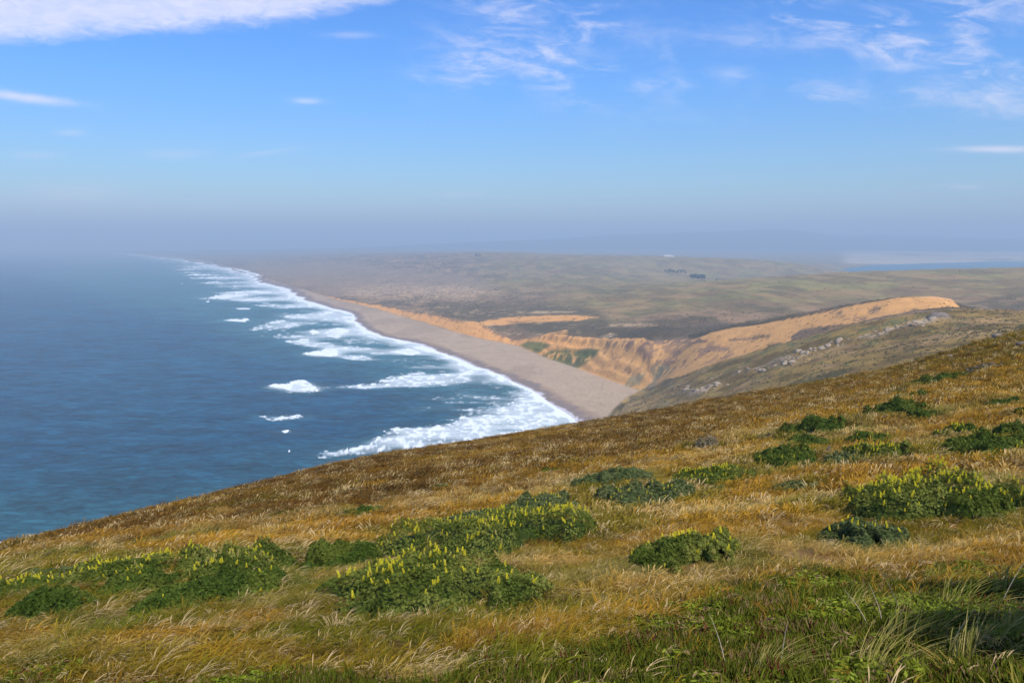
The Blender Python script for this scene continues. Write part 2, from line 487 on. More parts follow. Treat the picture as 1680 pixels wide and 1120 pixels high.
def near_tint(x, y, z, soil=False):
    """colour of the turf by where it stands on the hill"""
    px, py = proj(x, y, z)
    line = np.interp(px, [0, 300, 500, 850, 1100, 1300, 1680], [930, 884, 850, 803, 745, 690, 600])
    n1 = fbm(x / 7 + y / 30, y / 2.6, 31, 4); n2 = fbm(x / 1.4, y / 0.9, 47, 3); n3 = fbm(x / 20, y / 12, 61, 3)
    gold = np.array([0.375, 0.205, 0.021]); straw = np.array([0.49, 0.335, 0.10]); brown = np.array([0.13, 0.06, 0.009])
    rust = np.array([0.24, 0.092, 0.012]); green = np.array([0.098, 0.120, 0.007]); olive = np.array([0.20, 0.150, 0.010])
    far = sst(line - py, -14, 16)                       # the lower, browner slope
    c = lerp(np.broadcast_to(gold, x.shape + (3,)), straw, sst(n1 + 0.5 * (n2 - .5), .44, .68) * (1 - 0.4 * far))
    c = lerp(c, rust, sst(n2 * .5 + n3 * .5, .48, .7) * 0.38)
    bfar = sst(n1 * .6 + n3 * .4 + 0.22 * (n2 - .5), .28, .50) * far
    bfar = bfar * np.interp(px, [0, 500, 1100, 1400, 1600], [0.85, 1, .9, .45, .3])
    c = lerp(c, brown, bfar * 0.95)
    gl = np.interp(px, [0, 200, 480, 700, 1000, 1250, 1680], [890, 900, 920, 985, 985, 940, 930])
    near = sst(py - gl, -20, 70)
    c = lerp(c, olive, near * sst(n2 * .6 + n3 * .4, .30, .52) * .85)
    c = lerp(c, green, near * sst(n1 * .5 + n2 * .5, .46, .6) * .75)
    c = lerp(c, green * .95, far * sst(fbm(x / 6, y / 4, 71, 3), .6, .7) * sst(py, 780, 880) * .8)
    mossy = sst(py, 500, 545) * (1 - sst(py - np.interp(px, [1200, 1680], [648, 585]), -10, 12)) * sst(px, 1240, 1340)
    c = lerp(c, olive * 1.05, mossy * sst(n2, .3, .5) * 1.0); c = lerp(c, brown, mossy * sst(n1, .42, .6) * .55)
    cl_ = fbm(x / .9, y / .5, 88, 3)
    c = lerp(c, brown * 1.3, sst(cl_, .62, .72) * .6); c = lerp(c, straw, sst(1 - cl_, .64, .74) * .5)
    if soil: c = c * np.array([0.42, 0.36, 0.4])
    return c


azf = np.linspace(-0.78, 0.78, 430); azb = np.linspace(0.78, 2 * math.pi - 0.78, 62)[1:-1]
azs = np.concatenate([azf, azb, azf[:1] + 2 * math.pi])
rr = np.concatenate([[0.3], np.exp(np.linspace(math.log(1.0), math.log(170), 230)), np.exp(np.linspace(math.log(176), math.log(420), 26))])
A, R = np.meshgrid(azs, rr)
X, Y = np.sin(A) * R, np.cos(A) * R
Aw = (A + math.pi) % (2 * math.pi) - math.pi
Z = z_near(np.sin(Aw) * R, np.cos(Aw) * R)
Z = np.maximum(Z, -6)
V = np.stack([X, Y, Z], -1).reshape(-1, 3)
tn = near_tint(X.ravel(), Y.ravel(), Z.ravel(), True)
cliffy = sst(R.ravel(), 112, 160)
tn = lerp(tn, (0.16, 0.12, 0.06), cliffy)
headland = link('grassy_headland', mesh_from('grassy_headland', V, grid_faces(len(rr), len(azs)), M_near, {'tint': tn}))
tag(headland, 'golden brown grassy headland slope falling away from the viewpoint', kind='structure')

# ------------------------------------------------------------------ shoreline, beach, cliff and plateau
shore_px = [(960, 705), (932, 682), (905, 660), (880, 638), (830, 614), (784, 601), (735, 580), (680, 563), (640, 553), (607, 541), (585, 526), (568, 511), (520, 499), (495, 487), (470, 476),
            (440, 464), (418, 455), (392, 446), (362, 437), (335, 431), (300, 426), (262, 422), (225, 418.5), (190, 415), (150, 411)]
foot_px = [(1051, 641), (996, 622), (951, 605), (900, 588), (849, 567), (792, 556), (745, 544), (700, 530), (660, 519), (617, 506.5), (553, 492), (500, 475), (433, 455), (400, 445), (372, 437),
           (345, 430.5), (308, 425), (268, 421), (230, 417.7), (195, 414.2), (158, 410.6)]


def at_z(px, py, z):
    u, s = pix(px, py); d = (HC - z) / s
    return (float(u * d), float(d))


shore = [at_z(a, b, 0) for a, b in shore_px]
foot = [at_z(a, b, 4) for a, b in foot_px]
shore = [(-330, 330), (-150, 400), (-60, 440), (10, 490)] + shore
foot = [(-300, 300), (-140, 350), (-42, 390), (30, 470), (60, 560), (85, 650), (103, 700)] + foot
# orientation: from near to far, land on the right-hand side -> polydist sign is negative there


def signed(x, y, pl):
    d, a = polydist(x, y, pl)
    return -d, a


land_pts = [  # photo x, photo y, metres away
    (1060, 636, 722), (1120, 615, 625), (1180, 592, 560), (1240, 574, 515), (1300, 557, 480), (1400, 531, 445), (1480, 516, 432), (1570, 506, 428), (1680, 510, 420), (1850, 515, 420),
    (1000, 668, 620), (1040, 665, 560), (1120, 650, 450), (1200, 636, 390), (1290, 618, 335), (1380, 600, 300), (1560, 566, 270), (1680, 545, 260), (1850, 520, 250),
    (1300, 585, 400), (1450, 560, 350), (1600, 535, 340), (1180, 615, 480),
    # behind the spur, the sand ramp and the dune crest
    (1250, 566, 560), (1350, 541, 500), (1480, 512, 480), (1570, 505, 470), (1680, 515, 470),
    (1140, 558, 735), (1140, 575, 690), (1200, 539, 700), (1260, 529, 655), (1330, 516, 610), (1400, 501, 580), (1440, 494, 560), (1475, 490.5, 548), (1520, 490, 540), (1550, 493, 530), (1567, 503, 520), (1600, 512, 530),
    (1230, 552, 640), (1320, 535, 575), (1420, 515, 525), (1500, 503, 510),
    (1060, 560, 800), (1000, 560, 855), (951, 557, 905), (883, 552, 1008), (847, 556, 1090), (792, 535, 1165), (739, 523, 1290), (700, 516, 1400), (640, 508, 1560), (590, 496, 1780)]
land_z = [  # photo x, height, metres away
    (1140, 49, 860), (1200, 52, 850), (1300, 56, 820), (1400, 58, 800), (1500, 62, 780), (1600, 66, 720), (1750, 80, 650), (1680, 92, 560),
    (1060, 42, 950), (1000, 33, 1000), (900, 24, 1150), (850, 20, 1300), (780, 18, 1500), (930, 27, 1300), (1050, 35, 1250), (1200, 50, 1150), (1400, 56, 1250), (1600, 62, 1200), (1800, 70, 1100),
    (700, 15, 1800), (620, 10, 2100), (560, 6, 2300), (900, 26, 1800), (1060, 42, 1600), (1200, 58, 1720), (1380, 65, 2050), (1500, 68, 2120), (1680, 70.5, 2200), (1850, 72, 2200),
    (500, 6, 2800), (640, 16, 2900), (800, 24, 2800), (950, 30, 2500), (1110, 28, 2900), (1250, 24, 2900), (1380, 15, 2900), (1550, 5, 3000), (1750, 0, 3200),
    (440, 6, 4200), (560, 30, 4400), (680, 55, 4500), (780, 88, 4700), (900, 80, 4500), (1000, 76, 4300), (1097, 72, 4180), (1200, 70, 3700), (1300, 50, 3450), (1370, 22, 3350), (1420, -4, 3500), (1550, -18, 3800), (1750, -20, 3800),
    (380, 6, 6500), (500, 40, 6200), (640, 60, 6000), (800, 60, 6200), (1000, 40, 6000), (1200, 25, 5200), (1340, 20, 4600), (1390, -3, 4400), (1500, -20, 4600), (1750, -20, 4600),
    (300, 6, 10500), (420, 30, 11000), (560, 60, 11000), (800, 50, 10000), (1100, 30, 9500), (1350, 25, 8000), (1550, 12, 7500), (1800, 12, 7500), (1450, 12, 6200)]
P, Vv = [], []
for (px, py, d) in land_pts:
    u, s = pix(px, py); P.append((u * 1.6, math.log(d))); Vv.append(HC - s * d)
for (px, z, d) in land_z:
    u, s = pix(px, 440); P.append((u * 1.6, math.log(d))); Vv.append(z)
T_land = TPS(P, Vv, 2e-5)


def z_land(x, y, full=False):
    x = np.asarray(x, float); y = np.asarray(y, float)
    dS, _ = signed(x, y, shore); dF, arc = signed(x, y, foot)
    lowamp = np.clip(y / 900, .5, 6)
    dS = dS + (np.abs(np.sin(arc / (26 * lowamp) + 2.2 * vnoise(arc / 90, arc * 0, 3))) - .45) * 8 * lowamp + (vnoise(arc / 160, arc * 0, 4) - .5) * 16 * lowamp
    Pz = T_land(x / np.maximum(y, 1) * 1.6, np.log(np.maximum(y, 1)))
    relief = np.clip((y - 500) / 500, 0, 1)
    sandm = np.clip(1 - dF / 60, 0, 1)
    Pz = Pz + (fbm(x / 45, y / 60, 21, 4) - .5) * 5.0 * np.clip((y - 620) / 500, 0, 1) * np.clip((6000 - y) / 3000, 0, 1) + (fbm(x / 9, y / 11, 25, 3) - .5) * 1.7
    Pz = Pz + (fbm(x / 420, y / 520, 27, 3) - .5) * 22 * np.clip((y - 2300) / 2000, 0, 1) * np.clip((14000 - y) / 3000, 0, 1) * sst(dF, 100, 900) * np.where(x > 0.33 * y, 0.25, 1)
    Wd = 1.04 * np.maximum(Pz - 4, 0.5) + 3
    rib = np.abs(fbm(arc / 15 + dF / 30, dF / 36, 41, 3) - .5) * 2
    rk = .35 + .65 * sst(y, 840, 1100)
    rib2 = fbm(arc / 6.0, dF / 14, 43, 4) - .5
    t = dF / Wd + ((0.28 - rib) * 0.20 + rib2 * 0.13) * rk
    t = np.where(dF > 0, t * np.clip(dF / (Wd * .12), 0, 1), 0)
    t = np.clip(t, 0, 1)
    t = np.clip(t + .045 * np.sin(t * 19 + 7 * fbm(x / 40, y / 40, 45, 2)) * np.clip(t * 6, 0, 1) * np.clip((1 - t) * 6, 0, 1), 0, 1)
    prof = np.where(t < .72, t / .72 * .74, .74 + sst(t, .72, .95) * .26)
    nonribbed = sst(y, 1500, 2200)
    beach = 4 * np.clip(dS / (dS + np.maximum(-dF, 0) + 1e-3), 0, 1)
    zc = 4 + (Pz - 4) * prof
    z = np.where(dF > 0, zc, np.where(dS > 0, beach, np.maximum(0.035 * dS, -6)))
    z = z + np.where((dF < 0) & (dS > 4), (fbm(x / 25, y / 40, 51, 3) - .5) * .5 * np.clip(dS / 30, 0, 1), 0)
    if full:
        return z, dS, dF, arc, t, Pz, rib
    return z


uf = np.arange(-640, 1040, 1.75) / F * 1.0; uf = pix(np.arange(100, 1760, 1.9), 500)[0]
uc = np.concatenate([np.linspace(-1.0, uf[0] - .01, 26), uf, np.linspace(uf[-1] + .01, 1.5, 50)])
yy = np.concatenate([1 / np.linspace(1 / 235, 1 / 640, 110), np.arange(643.5, 1200, 3.4), np.arange(1204, 1560, 5.5), 1 / np.linspace(1 / 1570, 1 / 2700, 55), 1 / np.linspace(1 / 2760, 1 / 12500, 75)])
U, YY = np.meshgrid(uc, yy)
X = U * YY
Z, dS, dF, arc, tt, Pz, rib = z_land(X, YY, True)
# spit and pale bluffs beyond the bay, as part of the land
V = np.stack([X, YY, Z], -1).reshape(-1, 3)
px, py = proj(V[:, 0], V[:, 1], V[:, 2])
x, y, z = V.T
dS, dF, arc, tt, Pz, rib = [a.ravel() for a in (dS, dF, arc, tt, Pz, rib)]
gz = np.gradient(Z, axis=1) / np.maximum(np.gradient(X, axis=1), .01); gy = np.gradient(Z, axis=0) / np.gradient(YY, axis=0)
slope = np.sqrt(gz ** 2 + gy ** 2).ravel()

nA = fbm(x / 14, y / 20, 81, 4); nB = fbm(x / 70, y / 110, 83, 4); nC = fbm(x / 5, y / 6, 85, 3); nD = fbm(x / 260, y / 420, 87, 3)
sand_b = np.array([0.40, 0.295, 0.205]); sand_o = np.array([0.58, 0.305, 0.108]); sand_p = np.array([0.55, 0.40, 0.26]); wet = np.array([0.225, 0.175, 0.155])
scrub_d = np.array([0.065, 0.052, 0.024]); scrub_m = np.array([0.175, 0.115, 0.07]); past = np.array([0.185, 0.142, 0.055]); pgrn = np.array([0.135, 0.145, 0.038]); pbrn = np.array([0.19, 0.115, 0.055])
spur = np.array([0.205, 0.133, 0.038]); cgreen = np.array([0.085, 0.105, 0.028])
# base plateau
c = lerp(np.broadcast_to(scrub_m, x.shape + (3,)), scrub_d, sst(nA * .5 + nB * .5, .42, .6) * .8)
c = lerp(c, sand_p * .8, sst(nA * .6 + nC * .4, .55, .7) * np.interp(px, [400, 600, 900, 1000], [.6, .6, .5, .1]))
pm = sst(px, 820, 1060) * sst(y, 980, 1400)
pm = np.maximum(pm, sst(px, 700, 900) * sst(y, 1700, 2300)) 
c = lerp(c, past, pm * .9)
c = lerp(c, pgrn, pm * sst(nD * .5 + nB * .5, .44, .6) * .45)
c = lerp(c, pbrn, pm * sst(nD * .3 + nA * .3 + (1 - nB) * .4, .46, .6) * .55)
c = lerp(c, scrub_d * 1.2, pm * sst(nA * .5 + nC * .5, .6, .7) * .5)


def area(poly, col, soft=3.0, warp=5.0, amt=1.0, brk=None, wsc=1.0, cond=None):
    """colour one mapped patch of ground"""
    global c
    w = (nA - .5) * warp * 2 * wsc + (nC - .5) * warp
    sd = polysd(px + w, py + w * .35, poly)
    f = sst(sd, -soft, soft) * amt
    if brk is not None:
        f = f * brk
    if cond is not None:
        f = f * cond
    c = lerp(c, col, f)


nE = fbm(px / 26, py / 3.2, 89, 4) if False else fbm(x / 38, y / 110, 89, 5)
c = c * (0.80 + .42 * sst(nE, .3, .7))[:, None]
c = lerp(c, (.055, .055, .022), sst(fbm(x / 22, y / 34, 97, 5), .58, .66) * .35 * (y > 760))
c = lerp(c, (.26, .22, .13), sst(np.abs(fbm(x / 300, y / 420, 99, 3) - .5), .008, .002) * .35 * sst(y, 1000, 1300) * (y < 3600))
mid = (y < 3500) * 1.0
area([(400, 436), (560, 430), (760, 452), (820, 470), (760, 484), (620, 482), (560, 487), (480, 470)], (.22, .165, .125), 6, 5, .6)
area([(560, 474), (640, 468), (760, 470), (830, 478), (760, 492), (640, 492), (575, 488)], sand_p * .75, 6, 9, .6, sst(nC * .6 + nA * .4, .42, .55))
area([(700, 497), (900, 494), (990, 512), (1000, 524), (990, 545), (900, 545), (790, 530), (700, 512)], scrub_d * 1.15, 7, 7, .8, sst(1 - nB * .5 - nA * .5, .25, .55))
area([(773, 532), (800, 525), (831, 521), (870, 518), (930, 517.5), (983, 519.5), (965, 524), (936, 526), (870, 530), (800, 534.5)], sand_o * .85, 1.2, 4.5, 1, sst(nC * .6 + nA * .4, .24, .38))
area([(845, 513), (880, 510.5), (946, 511), (940, 513), (880, 514.5)], sand_p * .8, 1.6, 5, .7, sst(nC * .5 + nA * .5, .36, .5))
area([(860, 560), (905, 545), (930, 541), (932, 546), (905, 556), (925, 560)], sand_o, 1.2, 1.5)
area([(1000, 533), (1060, 530.5), (1080, 533), (1050, 537), (1000, 537)], sand_p * .75, 2, 7, .7, sst(nC * .5 + nA * .5, .36, .5))
area([(982, 552), (1005, 546), (1015, 549), (990, 557)], sand_p * .9, 1, 1.5)
area([(830, 527), (900, 528), (1000, 535), (1100, 537), (1250, 527), (1330, 512), (1340, 518), (1200, 541), (1140, 552), (1060, 556), (930, 554), (870, 545)], scrub_d, 3, 3, .7, sst(1 - nA * .6 - nC * .4, .35, .5))
area([(1130, 548), (1220, 533), (1290, 522), (1290, 528), (1200, 541), (1130, 556)], scrub_d * .9, 1.5, 2, .9)
area([(1300, 505), (1500, 470), (1680, 455), (1680, 500), (1600, 505), (1420, 496)], pbrn * .8, 8, 6, .5, sst(nA, .4, .6))
area([(1580, 500), (1680, 478), (1690, 512), (1600, 508)], scrub_d * 1.3, 4, 3, .8, sst(nA, .4, .5))
# the sand: cliff faces, ramp and dune
isl = (y > 500) * (dF > -3)
cliff = (dF > 0) * sst(1 - (tt >= .995), .2, .8) * sst(2300 - y, 0, 500)
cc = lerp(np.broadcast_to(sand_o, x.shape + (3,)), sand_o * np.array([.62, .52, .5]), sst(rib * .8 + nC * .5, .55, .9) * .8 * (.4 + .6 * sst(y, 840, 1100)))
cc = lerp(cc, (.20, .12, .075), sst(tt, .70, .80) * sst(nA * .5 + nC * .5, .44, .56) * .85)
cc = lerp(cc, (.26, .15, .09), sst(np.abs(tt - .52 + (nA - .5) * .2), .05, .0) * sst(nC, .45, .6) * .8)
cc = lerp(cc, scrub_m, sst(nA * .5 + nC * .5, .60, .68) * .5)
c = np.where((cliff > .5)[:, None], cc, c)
duneP = [(985, 562), (1060, 560), (1140, 556.5), (1168, 545), (1200, 538.5), (1235, 534), (1260, 529.5), (1330, 516.5), (1400, 501), (1440, 494), (1475, 488), (1530, 486), (1560, 490), (1575, 504), (1555, 508), (1480, 518), (1400, 534), (1300, 562), (1240, 580), (1180, 600), (1120, 620), (1060, 645), (1020, 652), (940, 605)]
area(duneP, sand_o, .8, 1.6, 1.0, None, 1.0, (y > 460) * (cliff < .5))
dv = (y > 460) * 1.0
nr = sst(nC * .55 + nA * .45, .50, .60)
area([(990, 560), (1060, 558), (1160, 557), (1165, 562), (1060, 566), (990, 567)], (.17, .11, .08), 1.0, 1.5, .9, sst(nC, .38, .5), 1, dv)
area([(1195, 556), (1240, 554), (1242, 557), (1195, 559)], (.15, .10, .07), .7, 1.2, .9, None, 1, dv)
area([(1140, 571), (1165, 567), (1205, 570), (1195, 575), (1160, 577)], (.19, .13, .10), 1, 2, .9, sst(nC, .35, .55), 1, dv)
area([(1000, 565), (1200, 560), (1210, 590), (1130, 605), (1040, 590)], (.27, .155, .09), 5, 4, .8, nr, 1, dv)
area([(1297, 552), (1312, 541), (1345, 535), (1362, 538), (1352, 548), (1340, 560), (1310, 566), (1298, 560)], scrub_m * .95, 1.2, 2.2, 1, None, 1, dv)
area([(1340, 541), (1360, 534), (1385, 532), (1412, 535), (1425, 537), (1390, 548), (1345, 562), (1310, 572)], scrub_m * .8, 1.5, 2.5, .9, sst(nC, .3, .45), 1, dv)
area([(1255, 565), (1280, 560), (1290, 566), (1265, 572)], scrub_d * 1.3, 1, 2, .9, sst(nC, .4, .5), 1, dv)
area([(1232, 551), (1262, 549), (1264, 553), (1240, 555)], scrub_d * 1.4, .8, 1.5, .8, None, 1, dv)
for (ax, ay, aw, ah) in [(1372, 512, 22, 4), (1438, 509, 34, 7), (1404, 523, 44, 6), (1500, 508, 16, 3), (1378, 518, 20, 4), (1450, 521, 20, 4)]:
    area([(ax - aw / 2, ay + ah / 2), (ax, ay - ah), (ax + aw / 2, ay - ah / 2), (ax + aw / 3, ay + ah)], scrub_m * 1.1, 1.2, 2.5, .8, sst(nC, .42, .52), 1, dv)
# green fans and grass streaks on the cliff
area([(849, 566), (865, 560), (888, 560), (905, 566), (880, 579)], cgreen * 1.1, 2, 3, .9, None)
area([(885, 585), (905, 574), (940, 572), (985, 572), (983, 578), (960, 596), (948, 606), (915, 596)], cgreen, 2, 4, .92, sst(nC * .6 + nA * .4, .34, .45))
area([(1020, 634), (1035, 618), (1080, 598), (1110, 602), (1085, 630), (1055, 645), (1035, 641)], (.25, .20, .11), 2, 3, .9, sst(nC * .5 + nA * .5, .38, .5))
# the rocky spur
spm = (y < np.where(px < 1130, 748, 640)) * (py > np.interp(px, [1000, 1045, 1120, 1180, 1240, 1300, 1400, 1480, 1570, 1680], [636, 634, 616, 593, 575, 558, 532, 517, 506, 505])) * (y < np.interp(px, [1045, 1180, 1300, 1480, 1570, 1700], [735, 565, 490, 442, 440, 600]) + 4) * (x > 0)
sp = lerp(np.broadcast_to(spur, x.shape + (3,)), (.20, .125, .07), sst(nB * .4 + nA * .6, .45, .6) * .7)
sp = lerp(sp, (.085, .10, .035), sst(nA * .4 + nC * .6, .55, .66) * .8)
sp = lerp(sp, (.19, .17, .11), sst(nC, .5, .65) * .6 * sst(1200 - px, 0, 120))
rockline = np.interp(px, [1000, 1133, 1190, 1214, 1309, 1381, 1446, 1500, 1543, 1600], [665, 644, 628, 608, 584, 562, 546, 532, 519, 507])
sp = lerp(sp, (.42, .32, .23), sst(9 - np.abs(py - rockline), 0, 8) * sst(nC * .5 + nA * .5, .46, .56) * .75 * sst(px, 1100, 1140) * sst(1570 - px, 0, 20))
sp = lerp(sp, (.32, .20, .075), sst(nB * .6 + nA * .4, .46, .6) * .7)
sp = sp * (.65 + .7 * sst(fbm(x / 9, y / 22, 133, 4), .3, .7))[:, None]
c = lerp(c, sp, spm * 1.0)
# beach
bm = sst(-dF, -1.5, 2.5) * (dS > -60)
bc = lerp(np.broadcast_to(sand_b, x.shape + (3,)), sand_b * .86, sst(nB, .4, .6))
bc = lerp(bc, sand_b * np.array([.80, .76, .78]), sst(22 * np.clip(y / 1400, 1, 4) - dS, 0, 8))
bc = lerp(bc, wet, sst(17 * np.clip(y / 1400, 1, 4) + (nA - .5) * 22 - dS, 0, 5))
bc = lerp(bc, (.62, .60, .68), sst(4.5 + (nA - .5) * 9 - dS, 0, 2) * .8)
for q_, w_ in ((34, 1.1), (47, .8), (63, 1.3)):
    bc = lerp(bc, sand_b * .62, sst(w_ * np.clip(y / 900, 1, 3) - np.abs(dS - q_ - (fbm(x / 30, y / 45, 201 + q_, 3) - .5) * 30), 0, 1.2) * .45 * sst(nC, .35, .6))
bc = lerp(bc, sand_b * .55, sst(.012 - np.abs(nB - .5 + (nA - .5) * .05), 0, .01) * .35 * sst(dS, 30, 45))
c = lerp(c, bc, bm)
# spit bluffs beyond the bay
c = lerp(c, (.36, .31, .25), sst(y, 5200, 5600) * sst(px, 1370, 1400) * sst(nD + nB * .3, .35, .55))
inland = (dF > 0) * (y > 900)
c = c * (1 + np.array([.30, .20, .02]) * inland[:, None])
keep = (z > -2.5)
Fc = grid_faces(len(yy), len(uc), keep)
V2, F2, at = compact(V, Fc, {'tint': c})
coast = link('coastal_land', mesh_from('coastal_land', V2, F2, M_mid, at))
tag(coast, 'long beach, orange sand cliffs and scrub plateau running into the haze', kind='structure')

# bluffs and spit across the bay, far ridge
def ridge(name, pts, depth, thick, mat, col, seed, base=-8, n=260, rough=0.06):
    pts = np.array(pts, float)
    xs = np.linspace(pts[0, 0], pts[-1, 0], n); ys = np.interp(xs, pts[:, 0], pts[:, 1])
    u, s = pix(xs, ys); top = HC - s * depth
    rows = 22; v = np.linspace(-1, 1, rows)
    prof = np.clip(1 - np.abs(v) ** 1.5, 0, 1)
    Xx = np.outer(np.ones(rows), u * depth); Yy = depth + np.outer(v * thick, np.ones(n))
    Zz = base + np.outer(prof, top - base)
    Zz = Zz * (1 + rough * (fbm(Xx / thick * 4, Yy / thick * 4, seed, 5) - .5) * 2 * (1 - np.outer(prof, np.ones(n)) * .7))
    Vr = np.stack([Xx, Yy, Zz], -1).reshape(-1, 3)
    nn = fbm(Vr[:, 0] / thick * 5, Vr[:, 2] / 40, seed + 3, 4)
    cr = lerp(np.broadcast_to(np.array(col), (len(Vr), 3)), np.array(col) * .6, sst(nn, .4, .6))
    return link(name, mesh_from(name, Vr, grid_faces(rows, n), mat, {'tint': cr}))


tag(ridge('far_ridge', [(-200, 418), (250, 412), (560, 407), (760, 398), (900, 392), (1000, 385), (1130, 380.5), (1190, 379), (1250, 375.5), (1290, 376), (1330, 381), (1370, 387), (1450, 386), (1560, 389), (1700, 392), (2100, 395)],
          13500, 1900, M_mtn, (.055, .065, .035), 301), 'hazy mountain ridge beyond the bay', kind='structure')
tag(ridge('bay_bluffs', [(1372, 441), (1384, 437), (1400, 431), (1420, 428.5), (1440, 430), (1452, 435.5), (1490, 435), (1510, 436.5), (1560, 436), (1620, 435), (1760, 436), (2000, 436)],
          6300, 260, M_mtn, (.88, .80, .70), 311, base=-4), 'white bluffs and sand spit across the bay', kind='structure')

# ------------------------------------------------------------------ sea with breakers
sp_ = np.concatenate([np.arange(-500, 200, 12), np.arange(200, 400, 2.2), np.arange(400, 960, 1.6), np.arange(960, 1360, 25), np.arange(1360, 2200, 12)])
us = pix(sp_, 560)[0]
inv = np.concatenate([np.linspace(1 / 330., 1 / 560., 60), np.linspace(1 / 562., 1 / 11000., 330), np.linspace(1 / 12000., 1 / 39000., 8)])
ys_ = 1 / inv
U, YY = np.meshgrid(us, ys_)
X = U * YY
sh = X.shape
px, py = proj(X, YY, X * 0)
x, y = X.ravel(), YY.ravel(); px, py = px.ravel(), py.ravel()
_, dS, dF, arc, _, _, _ = z_land(x, y, True)
lf = np.clip(y / 1000, .7, 7)
n1 = fbm(x / y * 55, np.log(y) * 34, 101, 4); n2 = fbm(x / y * 170, np.log(y) * 105, 103, 4); n3 = fbm(x / 90, y / 60, 105, 3); n4 = fbm(x / y * 420, np.log(y) * 230, 107, 3)
foam = np.zeros(x.shape); lift = np.zeros(x.shape)
off = -dS
# swash along the water's edge
foam = np.maximum(foam, sst((9 + 26 * (n1 - .35)) * np.clip(y / 1000, .9, 3) - off, 0, 7) * .98)
foam = np.maximum(foam, sst((46 + 120 * (n1 - .4)) * np.clip(y / 900, .9, 3.0) - off, 0, 60) * sst(n2 * .6 + n1 * .4, .42, .62) * .52)


foam *= ~((px < 430) & (y < 620))


def patch(poly, amp=1.0, soft=1.6, warp=3.0, tear=0.25, rise=0.0):
    """one patch of white water, its edges torn by noise"""
    global foam, lift
    poly = np.array(poly, float); x0, y0 = poly.min(0) - 14; x1, y1 = poly.max(0) + 14
    m = (px > x0) & (px < x1) & (py > y0) & (py < y1)
    w = warp * ((n2[m] - .5) * 2) + (1.2 + warp * .5) * (n4[m] - .5) * 2; amp = amp * (.88 if tear > .18 else 1)
    sd = polysd(px[m] + w * 2.6, py[m] + w * .6, [tuple(p) for p in poly])
    f = sst(sd, -soft * 1.9, soft * 1.1) * np.clip(1 - tear * 2 * sst(n1[m] * .4 + n2[m] * .6, .62, .35), 0, 1) * amp * (.80 + .4 * n4[m])
    foam[m] = np.maximum(foam[m], f); lift[m] = np.maximum(lift[m], f * rise)


B = patch
B([(436, 634.5), (458, 632), (474, 631.5), (480, 627.5), (486, 624.5), (495, 625), (503, 626), (508, 629), (513, 633), (520, 638), (522, 642), (517, 645), (508, 642.5), (494, 644), (478, 643), (466, 639.5), (450, 637.5)], 1, .8, 2.6, .17, 2.2)
B([(425, 637), (452, 641), (480, 646), (505, 648), (520, 647), (500, 643), (470, 641)], .5, 1.5, 3, .5)
B([(498, 630), (540, 632), (560, 633), (545, 635), (510, 634)], .4, 2, 3, .6)
B([(425, 684), (455, 683), (480, 681), (492, 680.5), (498, 684), (490, 687), (462, 690.5), (440, 691), (438, 687)], .95, .9, 3.0, .4, .9)
B([(463, 708), (470, 705), (475, 706), (472, 710), (465, 710.5)], 1, .6, .6, 0, .6)
B([(472, 738), (475, 736), (477.5, 739), (475, 741.5)], 1, .5, .3, 0, .5)
B([(365, 526), (380, 524.5), (398, 524), (408, 523), (410, 525), (400, 529), (385, 528)], 1, .6, .8, 0, 1)
B([(497, 581), (510, 578), (525, 577), (535, 574), (550, 573), (555, 577), (554, 583), (546, 586), (520, 584), (505, 583.5)], 1, .7, 1.2, 0, 1.5)
B([(558, 586), (580, 584), (598, 584), (612, 589), (600, 592), (575, 591)], .95, 1, 1.5, .2, .5)
B([(600, 588), (640, 589), (680, 591), (690, 594), (650, 596), (610, 594)], .5, 2, 3, .5)
B([(638, 577), (655, 575), (670, 572), (690, 577), (692, 581), (670, 583), (650, 580)], .95, .9, 1.5, .1, .8)
B([(560, 634), (590, 631), (625, 630), (631, 622), (640, 619), (660, 615), (678, 613), (690, 608.5), (696, 612), (700, 617), (740, 612), (775, 600), (790, 598), (786, 612), (770, 618), (775, 626), (745, 632), (700, 636), (660, 635), (640, 636), (600, 638), (560, 637)], 1, 1.3, 3.0, .32, .7)
B([(520, 635), (560, 634), (600, 633), (600, 637), (540, 637)], .6, 1.2, 2, .3)
B([(700, 634), (760, 628), (850, 640), (862, 650), (800, 655), (740, 650)], .35, 6, 5, .6)
B([(604, 724), (622, 716), (636, 710), (642, 708), (650, 715), (645, 706), (640, 702), (680, 704), (720, 697), (740, 694), (760, 684), (800, 680), (830, 668), (848, 655), (858, 645), (874, 640), (905, 660), (935, 683), (900, 700), (800, 722), (700, 735), (600, 745), (520, 752), (530, 742), (570, 738), (620, 727)], 1, 1.6, 3.2, .30, .7)
B([(524, 742), (534, 738), (545, 742), (560, 748), (530, 752)], .9, 1, 2, .2, .5)
B([(740, 690), (790, 666), (840, 656), (870, 640), (880, 652), (850, 680), (800, 700)], .62, 5, 4, .5)
B([(770, 601), (800, 605), (840, 618), (870, 630), (885, 640), (870, 646), (855, 634), (810, 618), (780, 610)], 1, 2, 2.5, .25, .3)
B([(738, 578), (768, 588), (786, 598), (792, 605), (770, 603), (752, 590), (720, 580)], 1, 1.5, 2.5, .2, .3)
B([(640, 556), (680, 566), (735, 578), (760, 590), (730, 588), (690, 576), (655, 566), (620, 560)], .9, 2, 3, .35, .3)
B([(700, 590), (730, 586), (755, 592), (748, 600), (715, 600), (690, 598)], .55, 3, 4, .5)
B([(465, 560), (490, 557), (505, 553), (514, 555), (520, 562), (545, 563), (552, 570), (575, 569), (610, 571), (640, 572), (600, 575), (550, 575), (520, 570), (490, 567)], 1, 1.2, 2.2, .25, .7)
